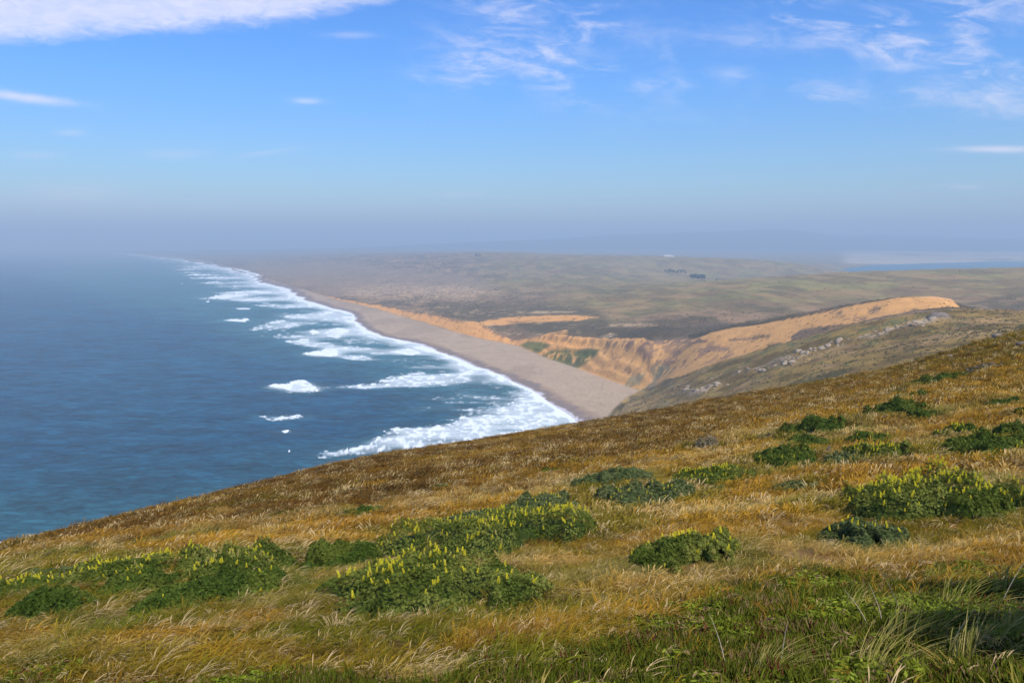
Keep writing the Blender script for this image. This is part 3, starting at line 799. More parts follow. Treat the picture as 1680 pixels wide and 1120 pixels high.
B([(427, 551), (460, 547), (500, 550), (540, 551), (560, 556), (500, 556), (450, 555)], .8, 1.5, 3, .45, .3)
B([(415, 540), (440, 528), (480, 524), (500, 526), (480, 538), (455, 545), (420, 546)], .85, 2, 3.5, .45, .3)
B([(507, 545), (513, 541.5), (520, 543), (524, 547), (512, 549)], 1, .6, .8, 0, .9)
B([(530, 548), (545, 541), (560, 539), (578, 540), (570, 548), (555, 555), (535, 552)], 1, 1, 2, .15, .6)
B([(420, 536), (445, 530), (500, 526), (545, 520), (575, 515), (590, 520), (600, 530), (612, 538), (600, 545), (590, 532), (565, 525), (520, 532), (470, 537)], .85, 1.5, 3, .4, .4)
B([(458, 519), (490, 516), (520, 515), (545, 510), (578, 507), (572, 513), (545, 520), (505, 524), (470, 522)], 1, 1.2, 2.5, .2, .5)
B([(580, 555), (600, 551), (640, 558), (665, 565), (700, 575), (720, 590), (700, 585), (650, 570), (600, 562)], .6, 3, 4, .45)
B([(575, 540), (600, 537), (618, 545), (645, 556), (620, 558), (590, 548)], .95, 1.5, 3, .2, .3)
B([(560, 560), (600, 558), (640, 561), (630, 566), (570, 566)], .7, 1.5, 3, .4, .3)
B([(543, 513), (560, 511), (600, 524), (612, 540), (600, 542), (580, 528)], .9, 2, 3, .25, .3)
B([(415, 501), (430, 500), (465, 499.5), (500, 500), (516, 496), (520, 494), (518, 502), (480, 505), (440, 505)], .9, .9, 2, .3, .4)
B([(385, 506), (400, 505.2), (412, 506), (405, 508), (390, 507.5)], .9, .6, .8, 0, .4)
B([(340, 490), (355, 486), (372, 482.5), (385, 484), (408, 481.5), (408, 485), (385, 489), (365, 491), (320, 491)], 1, .8, 1.6, .1, 1)
B([(358, 491), (400, 491), (430, 487), (470, 487), (482, 483), (480, 489), (445, 493), (400, 495)], 1, .8, 1.6, .2, .6)
B([(466, 482), (482, 480), (484, 486), (478, 491), (455, 494), (478, 487)], 1, .8, 1, .1, .3)
B([(490, 492), (520, 495), (512, 503), (508, 506), (500, 498)], 1, .8, 1.2, .1, .3)
B([(337, 494.5), (342, 492.8), (344, 495), (340, 496)], 1, .5, .3, 0, .4)
B([(296, 465.5), (299, 464.5), (301, 466)], 1, .5, .3, 0, .4)
foam = foam * (off > -60)
rg = random.Random(9)
for k in range(95):
    yk = 470 + 215 * rg.random() ** 1.35
    xs1 = float(np.interp(yk, [470, 511, 540, 580, 614, 660, 690], [470, 568, 607, 735, 830, 905, 932])); xo = float(np.interp(yk, [470, 500, 530, 560, 600, 640, 690], [345, 400, 430, 470, 600, 640, 700]))
    wd = (xs1 - xo) * rg.uniform(.12, .5); a = rg.uniform(xo, xs1 - wd * .3); th = (yk - 420) * rg.uniform(.004, .016); dr = (yk - 420) * rg.uniform(-.02, .05)
    B([(a, yk + dr), (a + wd * .5, yk - th + dr * .5), (a + wd, yk - th * .6), (a + wd * 1.02, yk + th * .5), (a + wd * .45, yk + th + dr * .5)], rg.uniform(.45, .85), 1.2 + th * .3, 2.5, .3, .3)
# the long file of waves running into the haze
rg = random.Random(5)
shx = [p[0] for p in shore_px]; shy = [p[1] for p in shore_px]
yk = 480.0
while yk > 418.5:
    xs1 = float(np.interp(yk, shy[::-1], shx[::-1])); xo = float(np.interp(yk, [418, 423, 430, 438, 450, 460, 470, 480], [205, 222, 252, 272, 285, 315, 320, 345]))
    th = max(.28, (yk - 414) * 0.030)
    nseg = rg.choice([1, 2, 2, 3])
    for k in range(nseg):
        a = xo + (xs1 - xo) * rg.uniform(0, .65) if k else xo + rg.uniform(-6, 22) * (yk - 410) / 60
        b = min(xs1 + 3, a + (xs1 - xo) * rg.uniform(.25, .7)) if k < nseg - 1 else xs1 + 3
        m_ = a + (b - a) * rg.uniform(.35, .75); r_ = rg.uniform(.4, 1.2)
        B([(a, yk + th * .4), (m_, yk - th * 1.4 * r_), ((m_ + b) / 2, yk - th * .7), (b, yk - th * 1.2), (b, yk + th * .4), (m_, yk + th * r_)], rg.uniform(.75, 1), .4 * max(.5, (yk - 414) / 60), (yk - 412) * .03, .15, .5)
    yk -= th * rg.uniform(3.0, 5.0) + .35
shal = sst(np.clip(y / 900, .8, 4) * 260 * (.7 + .6 * (n3)) - off, 0, 240 ) 
aer = np.clip(foam * 1.2, 0, 1)
fo2 = foam.reshape(sh)
# softened foam gives the milky turquoise round each breaker
bl = fo2.copy()
for k in range(16):
    bl = (bl * 1.2 + np.roll(bl, 1, 0) * .6 + np.roll(bl, -1, 0) * .6 + np.roll(bl, 4, 1) + np.roll(bl, -4, 1)) / 4.4
aer = np.clip(bl.ravel() * 1.7, 0, 1)
swell = (np.sin((y * .93 + x * .36 + 26 * (n3 - .5)) / 9.0) * .28 + (fbm(x / 14, y / 9, 111, 3) - .5) * .9)
zz = swell * .55 * sst(off, 20, 120) * (y < 9000) + lift * np.clip(y / 900, .8, 1.8) * 1.0
zz = zz * sst(off, -5, 25)
V = np.stack([x, y, zz], -1)
keep = (off > -60) | (px > 1340)
Fc = grid_faces(*sh, keep)
V2, F2, at = compact(V, Fc, {'foam': foam, 'shallow': shal, 'milk': aer})


def sea_mat():
    m, T, out = newmat('sea_water')
    g = T.n('ShaderNodeNewGeometry'); pos = g.outputs['Position']
    fo = T.n('ShaderNodeAttribute', attribute_name='foam').outputs['Fac']
    sw = T.n('ShaderNodeAttribute', attribute_name='shallow').outputs['Fac']
    mk = T.n('ShaderNodeAttribute', attribute_name='milk').outputs['Fac']
    mp = T.n('ShaderNodeMapping'); T.put(mp.inputs['Vector'], pos); mp.inputs['Rotation'].default_value = (0, 0, .35); mp.inputs['Scale'].default_value = (1, 1.9, 1)
    w1 = T.noise(mp.outputs[0], 0.16, 5, 0.62, 0.3); w2 = T.noise(mp.outputs[0], 0.03, 4, 0.6, 0.4); w3 = T.noise(pos, 0.004, 4, 0.55)
    deep = T.mix(T.smooth(w3, .35, .65), (0.005, 0.082, 0.165, 1), (0.010, 0.115, 0.205, 1))
    shl = T.mix(T.smooth(w2, .3, .7), (0.025, 0.15, 0.20, 1), (0.045, 0.21, 0.23, 1))
    c = T.mix(T.m('MULTIPLY', sw, 0.95), deep, shl)
    c = T.mix(T.m('MULTIPLY', T.smooth(T.m('MULTIPLY_ADD', w2, .6, T.m('MULTIPLY', w1, .4)), .36, .60), .85), c, T.mix(1.0, c, (.42, .52, .62, 1), 'MULTIPLY'))
    w4 = T.noise(mp.outputs[0], 0.075, 7, 0.78, 0.5); w5 = T.noise(mp.outputs[0], 0.017, 5, 0.7, 0.5)
    cf = T.m('ADD', T.m('MULTIPLY', T.smooth(w4, .38, .62), .75), T.m('MULTIPLY_ADD', T.smooth(w5, .36, .64), .55, .38))
    c = T.mix(1.0, c, T.comb(cf, cf, cf), 'MULTIPLY')
    c = T.mix(T.m('MULTIPLY', mk, 0.42), c, (0.20, 0.40, 0.42, 1))
    fn = T.noise(pos, 0.45, 5, 0.7); fn2 = T.noise(mp.outputs[0], 0.12, 4, 0.65, .6)
    thr = T.m('MULTIPLY_ADD', fn2, 0.75, T.m('MULTIPLY', fn, 0.35))
    ff = T.smooth(T.m('SUBTRACT', T.m('MULTIPLY', fo, 1.32), thr), -0.24, 0.68)
    cap = T.m('MULTIPLY', T.smooth(T.noise(mp.outputs[0], 0.035, 7, 0.8, 0.4), .72, .76), .55)
    b = T.n('ShaderNodeBsdfPrincipled'); T.put(b.inputs['Base Color'], c)
    b.inputs['Roughness'].default_value = 0.32; b.inputs['IOR'].default_value = 1.33; b.inputs['Specular IOR Level'].default_value = 0.28
    bm = T.n('ShaderNodeBump'); bm.inputs['Strength'].default_value = 1.0; bm.inputs['Distance'].default_value = 3.2
    T.put(bm.inputs['Height'], T.m('ADD', T.m('MULTIPLY', w4, 2.0), T.m('MULTIPLY', w2, 2.2))); m.node_tree.links.new(bm.outputs[0], b.inputs['Normal'])
    fb = T.n('ShaderNodeBsdfDiffuse'); fb.inputs[0].default_value = (.86, .88, .9, 1)
    fcol = T.mix(T.smooth(fn, .3, .7), (.60, .68, .74, 1), (.86, .88, .90, 1)); T.put(fb.inputs[0], fcol)
    bf = T.n('ShaderNodeBump'); bf.inputs['Strength'].default_value = .6; bf.inputs['Distance'].default_value = 1.0; T.put(bf.inputs['Height'], fn); m.node_tree.links.new(bf.outputs[0], fb.inputs['Normal'])
    mx = T.n('ShaderNodeMixShader'); ms = T.n('ShaderNodeMapping'); T.put(ms.inputs['Vector'], pos); ms.inputs['Rotation'].default_value = (0, 0, .12); ms.inputs['Scale'].default_value = (.35, 1.6, 1)
    stn = T.m('ADD', T.m('MULTIPLY', T.noise(ms.outputs[0], 0.05, 6, 0.7, .5), .7), T.m('MULTIPLY', fn, .3))
    ff = T.m('MAXIMUM', ff, T.m('MULTIPLY', T.smooth(T.m('SUBTRACT', T.m('MULTIPLY', mk, 1.1), T.m('MULTIPLY', stn, 1.55)), -.30, .42), .62))
    T.put(mx.inputs[0], T.m('MAXIMUM', ff, T.m('MULTIPLY', cap, .35)))
    m.node_tree.links.new(b.outputs[0], mx.inputs[1]); m.node_tree.links.new(fb.outputs[0], mx.inputs[2]); m.node_tree.links.new(mx.outputs[0], out.inputs[0])
    return m


sea = link('sea', mesh_from('sea', V2, F2, sea_mat(), at))
tag(sea, 'blue ocean with white breakers rolling in along the beach', kind='structure')

# ------------------------------------------------------------------ haze
hz, T, out = newmat('sea_haze')
pv = T.n('ShaderNodeVolumePrincipled'); pv.inputs['Color'].default_value = (0.63, 0.81, 1.0, 1); pv.inputs['Density'].default_value = 0.000215; pv.inputs['Anisotropy'].default_value = 0.0
hz.node_tree.links.new(pv.outputs[0], out.inputs['Volume'])
bx = np.array([(sx, sy, sz) for sz in (-9, 455) for sx, sy in ((-45000, -3000), (45000, -3000), (45000, 42000), (-45000, 42000))], float)
bf = np.array([(3, 2, 1, 0), (4, 5, 6, 7), (0, 1, 5, 4), (1, 2, 6, 5), (2, 3, 7, 6), (3, 0, 4, 7)])
tag(link('haze', mesh_from('haze', bx, bf, hz, smooth=False)), 'pale lavender blue sea haze over the coast', kind='stuff')


# ------------------------------------------------------------------ plants
def blades(n, rad, h, w, bend, lean, seed, head=0.0, segs=3, hvar=.4, spread=.4):
    """a tuft: n curved tapering blades, some with a drooping seed head"""
    r = np.random.default_rng(seed); V = []; Fq = []; S = []
    for i in range(n):
        a, q = r.uniform(0, 2 * math.pi), rad * math.sqrt(r.uniform())
        bx_, by_ = q * math.cos(a), q * math.sin(a); hh = h * r.uniform(1 - hvar, 1 + hvar * .6)
        da = a + r.normal(0, .8); dirx, diry = math.cos(da) * spread + lean[0], math.sin(da) * spread + lean[1]
        bnd = bend * r.uniform(.5, 1.5); wa = r.uniform(0, math.pi); wx, wy = math.cos(wa), math.sin(wa)
        b0 = len(V); sh_ = r.uniform()
        hd = r.uniform() < head
        ns = segs + (2 if hd else 0)
        for k in range(ns + 1):
            t = k / ns
            ht = hh * (t - .42 * bnd * t ** 3 * 1.0); off_ = hh * (t * .35 + bnd * t * t * .8)
            if hd:
                wd = w * (.55 if t < .55 else (1.9 if t < .95 else .3))
            else:
                wd = w * (1 - t ** 1.6) + w * .06
            x_, y_ = bx_ + dirx * off_, by_ + diry * off_
            V += [(x_ - wx * wd / 2, y_ - wy * wd / 2, ht), (x_ + wx * wd / 2, y_ + wy * wd / 2, ht)]
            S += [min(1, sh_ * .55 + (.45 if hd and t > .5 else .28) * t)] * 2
        for k in range(ns):
            j = b0 + 2 * k; Fq.append((j, j + 1, j + 3, j + 2))
    return np.array(V), np.array(Fq), np.array(S)


def leafball(n, rx, rz, ls, seed, elong=2.2, flat=.3):
    """leaf faces spread over a low dome"""
    r = np.random.default_rng(seed)
    a = r.uniform(0, 2 * math.pi, n); q = np.sqrt(r.uniform(0, 1, n)); hh = np.sqrt(np.clip(1 - q * q, 0, 1)) * r.uniform(.45, 1.08, n)
    c0 = np.stack([rx * q * np.cos(a), rx * q * np.sin(a), rz * hh], 1)
    nrm = np.stack([q * np.cos(a), q * np.sin(a), hh + flat], 1) + r.normal(0, .45, (n, 3)); nrm /= np.linalg.norm(nrm, axis=1)[:, None]
    t1 = np.cross(nrm, r.normal(0, 1, (n, 3))); t1 /= np.linalg.norm(t1, axis=1)[:, None]; t2 = np.cross(nrm, t1)
    L = (ls * r.uniform(.6, 1.4, n))[:, None]
    V = np.stack([c0 - t1 * L * .5, c0 + t2 * L / elong * .5, c0 + t1 * L * .5, c0 - t2 * L / elong * .5], 1).reshape(-1, 3)
    return V, np.arange(4 * n).reshape(n, 4), np.repeat(r.uniform(0, 1, n), 4)


def variants(name, makers, mat):
    col = bpy.data.collections.new(name + '_shapes')
    for i, (V, Fq, S) in enumerate(makers):
        o = bpy.data.objects.new('%s_%02d' % (name, i), mesh_from('%s_shape' % name, V, Fq, mat, {'shade': S}, smooth=False))
        col.objects.link(o)
    return col


def scatter(name, pts, scl, rot, idx, tint, coll, label):
    me = bpy.data.meshes.new(name); n = len(pts)
    me.vertices.add(n); me.vertices.foreach_set('co', np.asarray(pts, np.float32).ravel())
    for nm, ty, key, val in (('scl', 'FLOAT', 'value', scl), ('rot', 'FLOAT_VECTOR', 'vector', rot), ('idx', 'INT', 'value', idx)):
        a_ = me.attributes.new(nm, ty, 'POINT'); a_.data.foreach_set(key, np.asarray(val, np.int32 if ty == 'INT' else np.float32).ravel())
    a_ = me.attributes.new('tint', 'FLOAT_COLOR', 'POINT'); a_.data.foreach_set('color', np.hstack([tint, np.ones((n, 1))]).astype(np.float32).ravel())
    o = link(name, me)
    ng = bpy.data.node_groups.new(name + '_nodes', 'GeometryNodeTree')
    ng.interface.new_socket('Geometry', in_out='INPUT', socket_type='NodeSocketGeometry'); ng.interface.new_socket('Geometry', in_out='OUTPUT', socket_type='NodeSocketGeometry')
    N = ng.nodes; gi = N.new('NodeGroupInput'); go = N.new('NodeGroupOutput'); ip = N.new('GeometryNodeInstanceOnPoints')
    ci = N.new('GeometryNodeCollectionInfo'); ci.inputs['Collection'].default_value = coll; ci.inputs['Separate Children'].default_value = True; ci.inputs['Reset Children'].default_value = True

    def att(nm, ty):
        a2 = N.new('GeometryNodeInputNamedAttribute'); a2.data_type = ty; a2.inputs['Name'].default_value = nm
        return a2.outputs[0]
    Lk = ng.links.new
    Lk(gi.outputs[0], ip.inputs['Points']); Lk(ci.outputs[0], ip.inputs['Instance']); ip.inputs['Pick Instance'].default_value = True
    Lk(att('idx', 'INT'), ip.inputs['Instance Index']); Lk(att('rot', 'FLOAT_VECTOR'), ip.inputs['Rotation']); Lk(att('scl', 'FLOAT'), ip.inputs['Scale'])
    Lk(ip.outputs[0], go.inputs[0])
    md = o.modifiers.new('scatter', 'NODES'); md.node_group = ng
    tag(o, label, kind='stuff')
    return o


LEAN = (0.55, -0.25)
near_bushes = []   # (x, y, rx, ry, rot) filled below, used to keep grass out


# --- the lupine bushes: photo centre x, base y, width px, height px, kind, flowers, label
BUSH = [
    (700, 1012, 385, 100, 'lup', 75, 'broad green lupine mound with scattered yellow spikes, lowest one at the centre'),
    (805, 918, 330, 84, 'lup', 210, 'wide lupine mound crowded with yellow spikes along its top, centre of the slope'),
    (575, 932, 130, 50, 'green', 0, 'plain green bush without flowers at the left end of the big yellow mound'),
    (890, 850, 130, 42, 'grey', 16, 'grey-green bush with few flowers just above the big yellow mound'),
    (785, 862, 120, 28, 'grey', 10, 'low bluish bush strip behind the crest of the big yellow mound'),
    (385, 955, 170, 50, 'lup', 80, 'lupine bush with pale yellow spikes at the upper end of the left-hand patch'),
    (320, 1005, 230, 55, 'green', 4, 'dark green bush sprawling below the left-hand yellow patch'),
    (228, 982, 105, 46, 'green', 2, 'round dark green bush in the middle of the left-hand patch'),
    (200, 958, 210, 42, 'lup', 105, 'long lupine bush densely flowering yellow on the left-hand crest'),
    (90, 1018, 110, 48, 'green', 0, 'small leafy green bush near the left edge below the flowers'),
    (55, 975, 150, 34, 'lup', 50, 'flowering lupine bush cut by the left edge of the view'),
    (90, 955, 130, 18, 'grey', 0, 'flat grey-green bush behind the yellow flowers at far left'),
    (1110, 945, 210, 66, 'lup', 38, 'green lupine bush with a few yellow spikes standing alone in straw grass right of centre'),
    (1058, 838, 145, 46, 'grey', 22, 'grey and green bush with yellow tips, lower left of the middle row'),
    (1165, 800, 140, 32, 'lup', 60, 'thin pale-flowered lupine bush in the middle row'),
    (1000, 802, 130, 34, 'grey', 3, 'low grey-green bush at the left end of the middle row'),
    (1293, 768, 108, 36, 'green', 3, 'green dome-shaped bush below its smaller twin on the golden slope'),
    (1318, 738, 76, 24, 'green', 0, 'small smooth green bush sitting just above the green dome'),
    (1345, 713, 104, 34, 'green', 0, 'ragged dark green bush with a trailing upper tip on the golden slope'),
    (1392, 766, 70, 24, 'grey', 14, 'bluish lupine bush beside a dark stump on the right slope'),
    (1440, 756, 90, 36, 'lup', 45, 'yellow-tipped lupine bush right of the bluish one'),
    (1425, 730, 62, 24, 'green', 6, 'dark green bush crowning the yellow-tipped cluster'),
    (1300, 812, 74, 20, 'grey', 0, 'small blue-green bush low in the grass above the big right-hand lupine'),
    (1170, 812, 60, 14, 'grey', 0, 'flat blue-green bush under the thin pale-flowered one'),
    (1515, 862, 245, 92, 'lup', 175, 'large domed lupine bush edged with bright yellow spikes on the right slope'),
    (1592, 858, 130, 54, 'green', 3, 'smooth green bush against the right flank of the large domed lupine'),
    (1398, 902, 140, 58, 'grey', 8, 'blue-green bush below the left flank of the large domed lupine'),
    (1466, 686, 78, 44, 'green', 0, 'dark lobed bush, largest of the small group high on the right slope'),
    (1506, 656, 32, 14, 'green', 0, 'small round bush just above right of the dark lobed bush'),
    (1475, 648, 26, 10, 'green', 0, 'tiny bush topmost of the small group high on the right slope'),
    (1516, 690, 50, 17, 'green', 0, 'low narrow bush below right of the dark lobed bush'),
    (1540, 632, 62, 20, 'green', 0, 'flat bright green bush highest on the golden slope'),
    (1617, 613, 46, 17, 'twig', 0, 'grey twiggy shrub near the top of the golden slope'),
    (1640, 668, 46, 17, 'green', 0, 'lone narrow green bush between the high group and the right edge'),
    (1572, 721, 70, 30, 'green', 12, 'dark green bush with yellow fringe left of the right-edge cluster'),
    (1630, 752, 140, 40, 'green', 3, 'broad grey-green bush at the right edge of the slope'),
    (1655, 722, 80, 32, 'green', 0, 'darkest green bush at the top of the right-edge cluster'),
    (1678, 684, 24, 20, 'green', 0, 'bush clipped by the right edge above the cluster'),
    (1160, 738, 46, 22, 'twig', 0, 'lone grey half-dead shrub on the golden slope above the middle row'),
    (598, 849, 58, 24, 'green', 0, 'isolated dark green bush on the brown slope above the big yellow mound'),
    (903, 779, 30, 12, 'green', 0, 'tiny green bush on the brown slope left of the middle row'),
    (725, 802, 22, 8, 'grey', 0, 'tiny grey bush alone in the middle of the brown slope'),
    (436, 845, 18, 8, 'grey', 0, 'smallest bush, on the brown slope far left of the isolated dark one'),
    (343, 884, 32, 10, 'green', 0, 'small green bush right of the green turf on the left slope'),
    (300, 884, 28, 10, 'grey', 0, 'small grey bush beside the green turf on the left slope'),
    (232, 897, 56, 16, 'grey', 0, 'low blue-green bush in the green turf on the left slope'),
    (172, 928, 60, 14, 'grey', 0, 'flat green bush on the left slope just above the flowers'),
    (110, 918, 54, 14, 'grey', 0, 'small flat bush on the left slope nearer the edge'),
    (425, 930, 60, 16, 'grey', 0, 'low grey bush touching the pale-flowered lupine'),
    (480, 915, 70, 18, 'grey', 0, 'grey-green bush on the crest between left-hand patch and big mound'),
    (1250, 722, 40, 8, 'twig', 0, 'faint brown twiggy shrub left of the golden slope bushes'),
]


def spike_mesh(name, mat, seed):
    """a lupine raceme: whorls of small petals narrowing up a stem"""
    r = np.random.default_rng(seed); V, Fq, S = [], [], []
    H = .15
    for k in range(7):
        z0 = H * (.18 + .8 * k / 7); rad = .024 * (1 - .65 * k / 7)
        for j in range(5):
            a = j * 2 * math.pi / 5 + k * .6 + r.uniform(-.2, .2); ca, sa = math.cos(a), math.sin(a); b0 = len(V); w = rad * .62
            V += [(ca * .003, sa * .003, z0 - .004), (ca * rad - sa * w, sa * rad + ca * w, z0 + .004), (ca * rad * 1.15, sa * rad * 1.15, z0 + .022), (ca * rad + sa * w, sa * rad - ca * w, z0 + .004)]
            S += [r.uniform()] * 4; Fq.append((b0, b0 + 1, b0 + 2, b0 + 3))
    V = np.array(V); V[:, 0] += V[:, 2] ** 2 * r.uniform(-1, 1)
    return mesh_from(name, V, np.array(Fq), mat, {'shade': np.array(S)}, smooth=False), (V, np.array(Fq), np.array(S))


SPK = [spike_mesh('flower_spike', M_petal, 1), spike_mesh('flower_spike', M_petal, 2), spike_mesh('flower_spike', M_palepetal, 3)]
COLS = {'lup': ((.065, .095, .010), (.18, .195, .035)), 'green': ((.050, .085, .009), (.12, .150, .020)), 'grey': ((.085, .115, .035), (.15, .17, .06)), 'twig': ((.20, .165, .09), (.26, .20, .12))}
bush_info = []


def make_bush(cxp, byp, wp, hp, kind, nfl, label, seed):
    nfl = min(290, int(nfl * 1.7))
    if cxp < 480 and byp > 940: wp *= 1.22; hp *= 1.12
    hp *= 1.15
    if cxp in (700, 805, 575, 1515): wp *= 1.1
    bx_, by_, bz_ = hit_near(cxp, min(byp, 1116))
    tx, ty, tz = hit_near(cxp, byp - hp * .55)
    W_ = wp / F * math.hypot(by_, 0) * 1.02
    ry = float(np.clip((ty - by_) * .8, W_ * .30, W_ * .8)); rx = W_ / 2 * 1.2
    cx_, cy_ = bx_ * (by_ + ry * .75) / by_, by_ + ry * .75
    H = float(np.clip(hp / F * by_ * .62, .14, 1.2)) if kind != 'twig' else float(np.clip(hp / F * by_ * .8, .1, 1))
    r = np.random.default_rng(seed)
    nl = int(np.clip(3 + W_ * 1.8, 4, 12))
    lob = [(r.uniform(-.2, .2), 0, .75, .8, .8)] + [(r.uniform(-.75, .75), r.uniform(-.65, .65), r.uniform(.2, .42), r.uniform(.25, .5), r.uniform(.45, 1.05)) for _ in range(nl + 5)]
    rotz = r.uniform(-.12, .12)

    def hgt(a, b):
        h = np.zeros_like(a)
        for (lx, ly, sx, sy, lh) in lob:
            q = 1 - ((a - lx) / sx) ** 2 - ((b - ly) / sy) ** 2
            h = np.maximum(h, lh * np.sqrt(np.clip(q, 0, 1)))
        m = np.clip(1 + (fbm(a * 2.6 + seed, b * 2.6, seed + 3, 3) - .62) * 2.3 - a * a * .95 - b * b * .95, 0, 1)
        h = np.minimum(h, m ** .5 * 1.1)
        return h * (0.45 + 1.1 * fbm(a * 5 + seed, b * 5, seed, 4))
    root = empty('lupine_bush' if kind in ('lup', 'grey') else ('twiggy_shrub' if kind == 'twig' else 'coastal_bush'))
    g0 = float(z_near(np.array(cx_), np.array(cy_)))
    root.location = (cx_, cy_, g0)
    tag(root, label, 'shrub' if kind == 'twig' else 'bush', 'bushes and shrubs dotted over the grassy slope')
    # woody interior
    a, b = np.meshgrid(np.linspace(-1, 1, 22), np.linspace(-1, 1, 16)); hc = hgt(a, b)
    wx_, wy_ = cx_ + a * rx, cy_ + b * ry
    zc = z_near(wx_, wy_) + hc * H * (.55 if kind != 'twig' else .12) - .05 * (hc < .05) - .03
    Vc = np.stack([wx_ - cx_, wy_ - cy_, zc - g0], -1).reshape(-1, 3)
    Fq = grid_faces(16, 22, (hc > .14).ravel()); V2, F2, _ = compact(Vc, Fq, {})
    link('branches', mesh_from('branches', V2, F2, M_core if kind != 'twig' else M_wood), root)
    # leaves in small palmate fans
    lsz = max(.030, by_ * .0021)
    areaw = math.pi * rx * ry * 1.5
    n = int(np.clip(areaw / (lsz * lsz) * 1.5, 90, 13000))
    a = r.uniform(-1, 1, n * 3); b = r.uniform(-1, 1, n * 3); hh = hgt(a, b); ok = np.nonzero(hh > .06)[0][:n]
    a, b, hh = a[ok], b[ok], hh[ok]; n = len(a)
    e = .03
    gx = (hgt(a + e, b) - hgt(a - e, b)) / (2 * e) * H / rx; gy_ = (hgt(a, b + e) - hgt(a, b - e)) / (2 * e) * H / ry
    nrm = np.stack([-gx * .8, -gy_ * .8, np.ones(n)], 1) + r.normal(0, .42, (n, 3)); nrm /= np.linalg.norm(nrm, axis=1)[:, None]
    X_, Y_ = cx_ + a * rx, cy_ + b * ry
    Zs = z_near(X_, Y_) + hh * H * r.uniform(.72, 1.06, n) + lsz * .3
    ctr = np.stack([X_ - cx_, Y_ - cy_, Zs - g0], 1)
    t1 = np.cross(nrm, r.normal(0, 1, (n, 3))); t1 /= np.linalg.norm(t1, axis=1)[:, None]; t2 = np.cross(nrm, t1)
    nf = 5 if by_ < 24 else (4 if by_ < 40 else 3)
    Vs, Ss, Cs = [], [], []
    c0, c1 = np.array(COLS[kind][0]), np.array(COLS[kind][1])
    tone = fbm(X_ * 1.6, Y_ * 1.6, seed + 5, 3)
    cc_ = lerp(np.broadcast_to(c0, (n, 3)), c1, np.clip(sst(tone, .35, .65) * .7 + r.uniform(-.25, .3, n), 0, 1))
    sh0 = r.uniform(0, 1, n)
    for k in range(nf):
        an = 2 * math.pi * k / nf + r.uniform(-.3, .3, n)
        d1 = t1 * np.cos(an)[:, None] + t2 * np.sin(an)[:, None]; d2 = t2 * np.cos(an)[:, None] - t1 * np.sin(an)[:, None]
        L = (lsz * r.uniform(.6, 1.15, n))[:, None]; wv_ = L * .24
        up = nrm * L * .25
        Vs.append(np.stack([ctr, ctr + d1 * L * .55 + d2 * wv_ + up, ctr + d1 * L + up * .6, ctr + d1 * L * .55 - d2 * wv_ + up], 1)); Ss.append(np.repeat(np.clip(sh0 + r.uniform(-.2, .2, n), 0, 1)[:, None], 4, 1))
        Cs.append(np.repeat(cc_[:, None], 4, 1))
    Vl = np.concatenate(Vs).reshape(-1, 3); Sl = np.concatenate(Ss).ravel(); Cl = np.concatenate(Cs).reshape(-1, 3)
    link('foliage', mesh_from('foliage', Vl, np.arange(len(Vl)).reshape(-1, 4), M_bush, {'shade': Sl, 'tint': Cl}, smooth=False), root)
    # yellow racemes, thickest along the crest of the bush
    if nfl:
        k = nfl * 8
        a = r.uniform(-.95, .95, k); b = r.uniform(-.9, .9, k); hh = hgt(a, b)
        clump = fbm(a * 3 + seed, b * 3, seed + 9, 2)
        w_ = np.where(hh > .15, np.exp(3.0 * hh) * (.15 + sst(clump, .38, .6)) * (1 + .9 * (b > 0.0)), 0)
        ids = r.choice(k, nfl, replace=False, p=w_ / w_.sum())
        fx, fy = cx_ + a[ids] * rx, cy_ + b[ids] * ry; fz = z_near(fx, fy) + hh[ids] * H * 1.02 - .02
        sc = r.uniform(.5, .95, nfl) * max(1, by_ / 22)
        if by_ < 21:
            for q in range(nfl):
                j = 2 if (r.uniform() < (.12 if cxp != 385 else .6)) else int(r.integers(0, 2))
                link('flower_spike', SPK[j][0], root, (fx[q] - cx_, fy[q] - cy_, fz[q] - g0), (r.normal(0, .2), r.normal(.12, .2), r.uniform(0, 6)), (sc[q],) * 3)
        else:
            VV, FF, SS = [], [], []; o_ = 0
            for q in range(nfl):
                v, f_, s_ = SPK[int(r.integers(0, 2))][1]; th = r.uniform(0, 6); ct, st = math.cos(th), math.sin(th)
                v2 = np.stack([v[:, 0] * ct - v[:, 1] * st, v[:, 0] * st + v[:, 1] * ct, v[:, 2]], 1) * sc[q] + (fx[q] - cx_, fy[q] - cy_, fz[q] - g0)
                VV.append(v2); FF.append(f_ + o_); SS.append(s_); o_ += len(v)
            o2 = link('flower_spikes', mesh_from('flower_spikes', np.concatenate(VV), np.concatenate(FF), M_petal if kind != 'grey' else M_palepetal, {'shade': np.concatenate(SS)}, smooth=False), root)
            o2['kind'] = 'stuff'
    bush_info.append((cx_, cy_, rx, ry))


for i, bsh in enumerate(BUSH):
    make_bush(*bsh, 200 + i)


def in_bush(x, y, k=.86):
    m = np.zeros(x.shape, bool)
    for (cx_, cy_, rx, ry) in bush_info:
        m |= ((x - cx_) / (rx * k)) ** 2 + ((y - cy_) / (ry * k)) ** 2 < 1
    return m


# --- turf: three ranges of tufts, finer ones nearer
def sector(n, y0, y1, umax=.74, seed=0, power=1.0):
    r = np.random.default_rng(seed)
    y = np.sqrt(r.uniform(y0 * y0, y1 * y1, n)) if power == 1 else y0 * (y1 / y0) ** r.uniform(0, 1, n)
    u = r.uniform(-umax, umax, n)
    return u * y, y, r


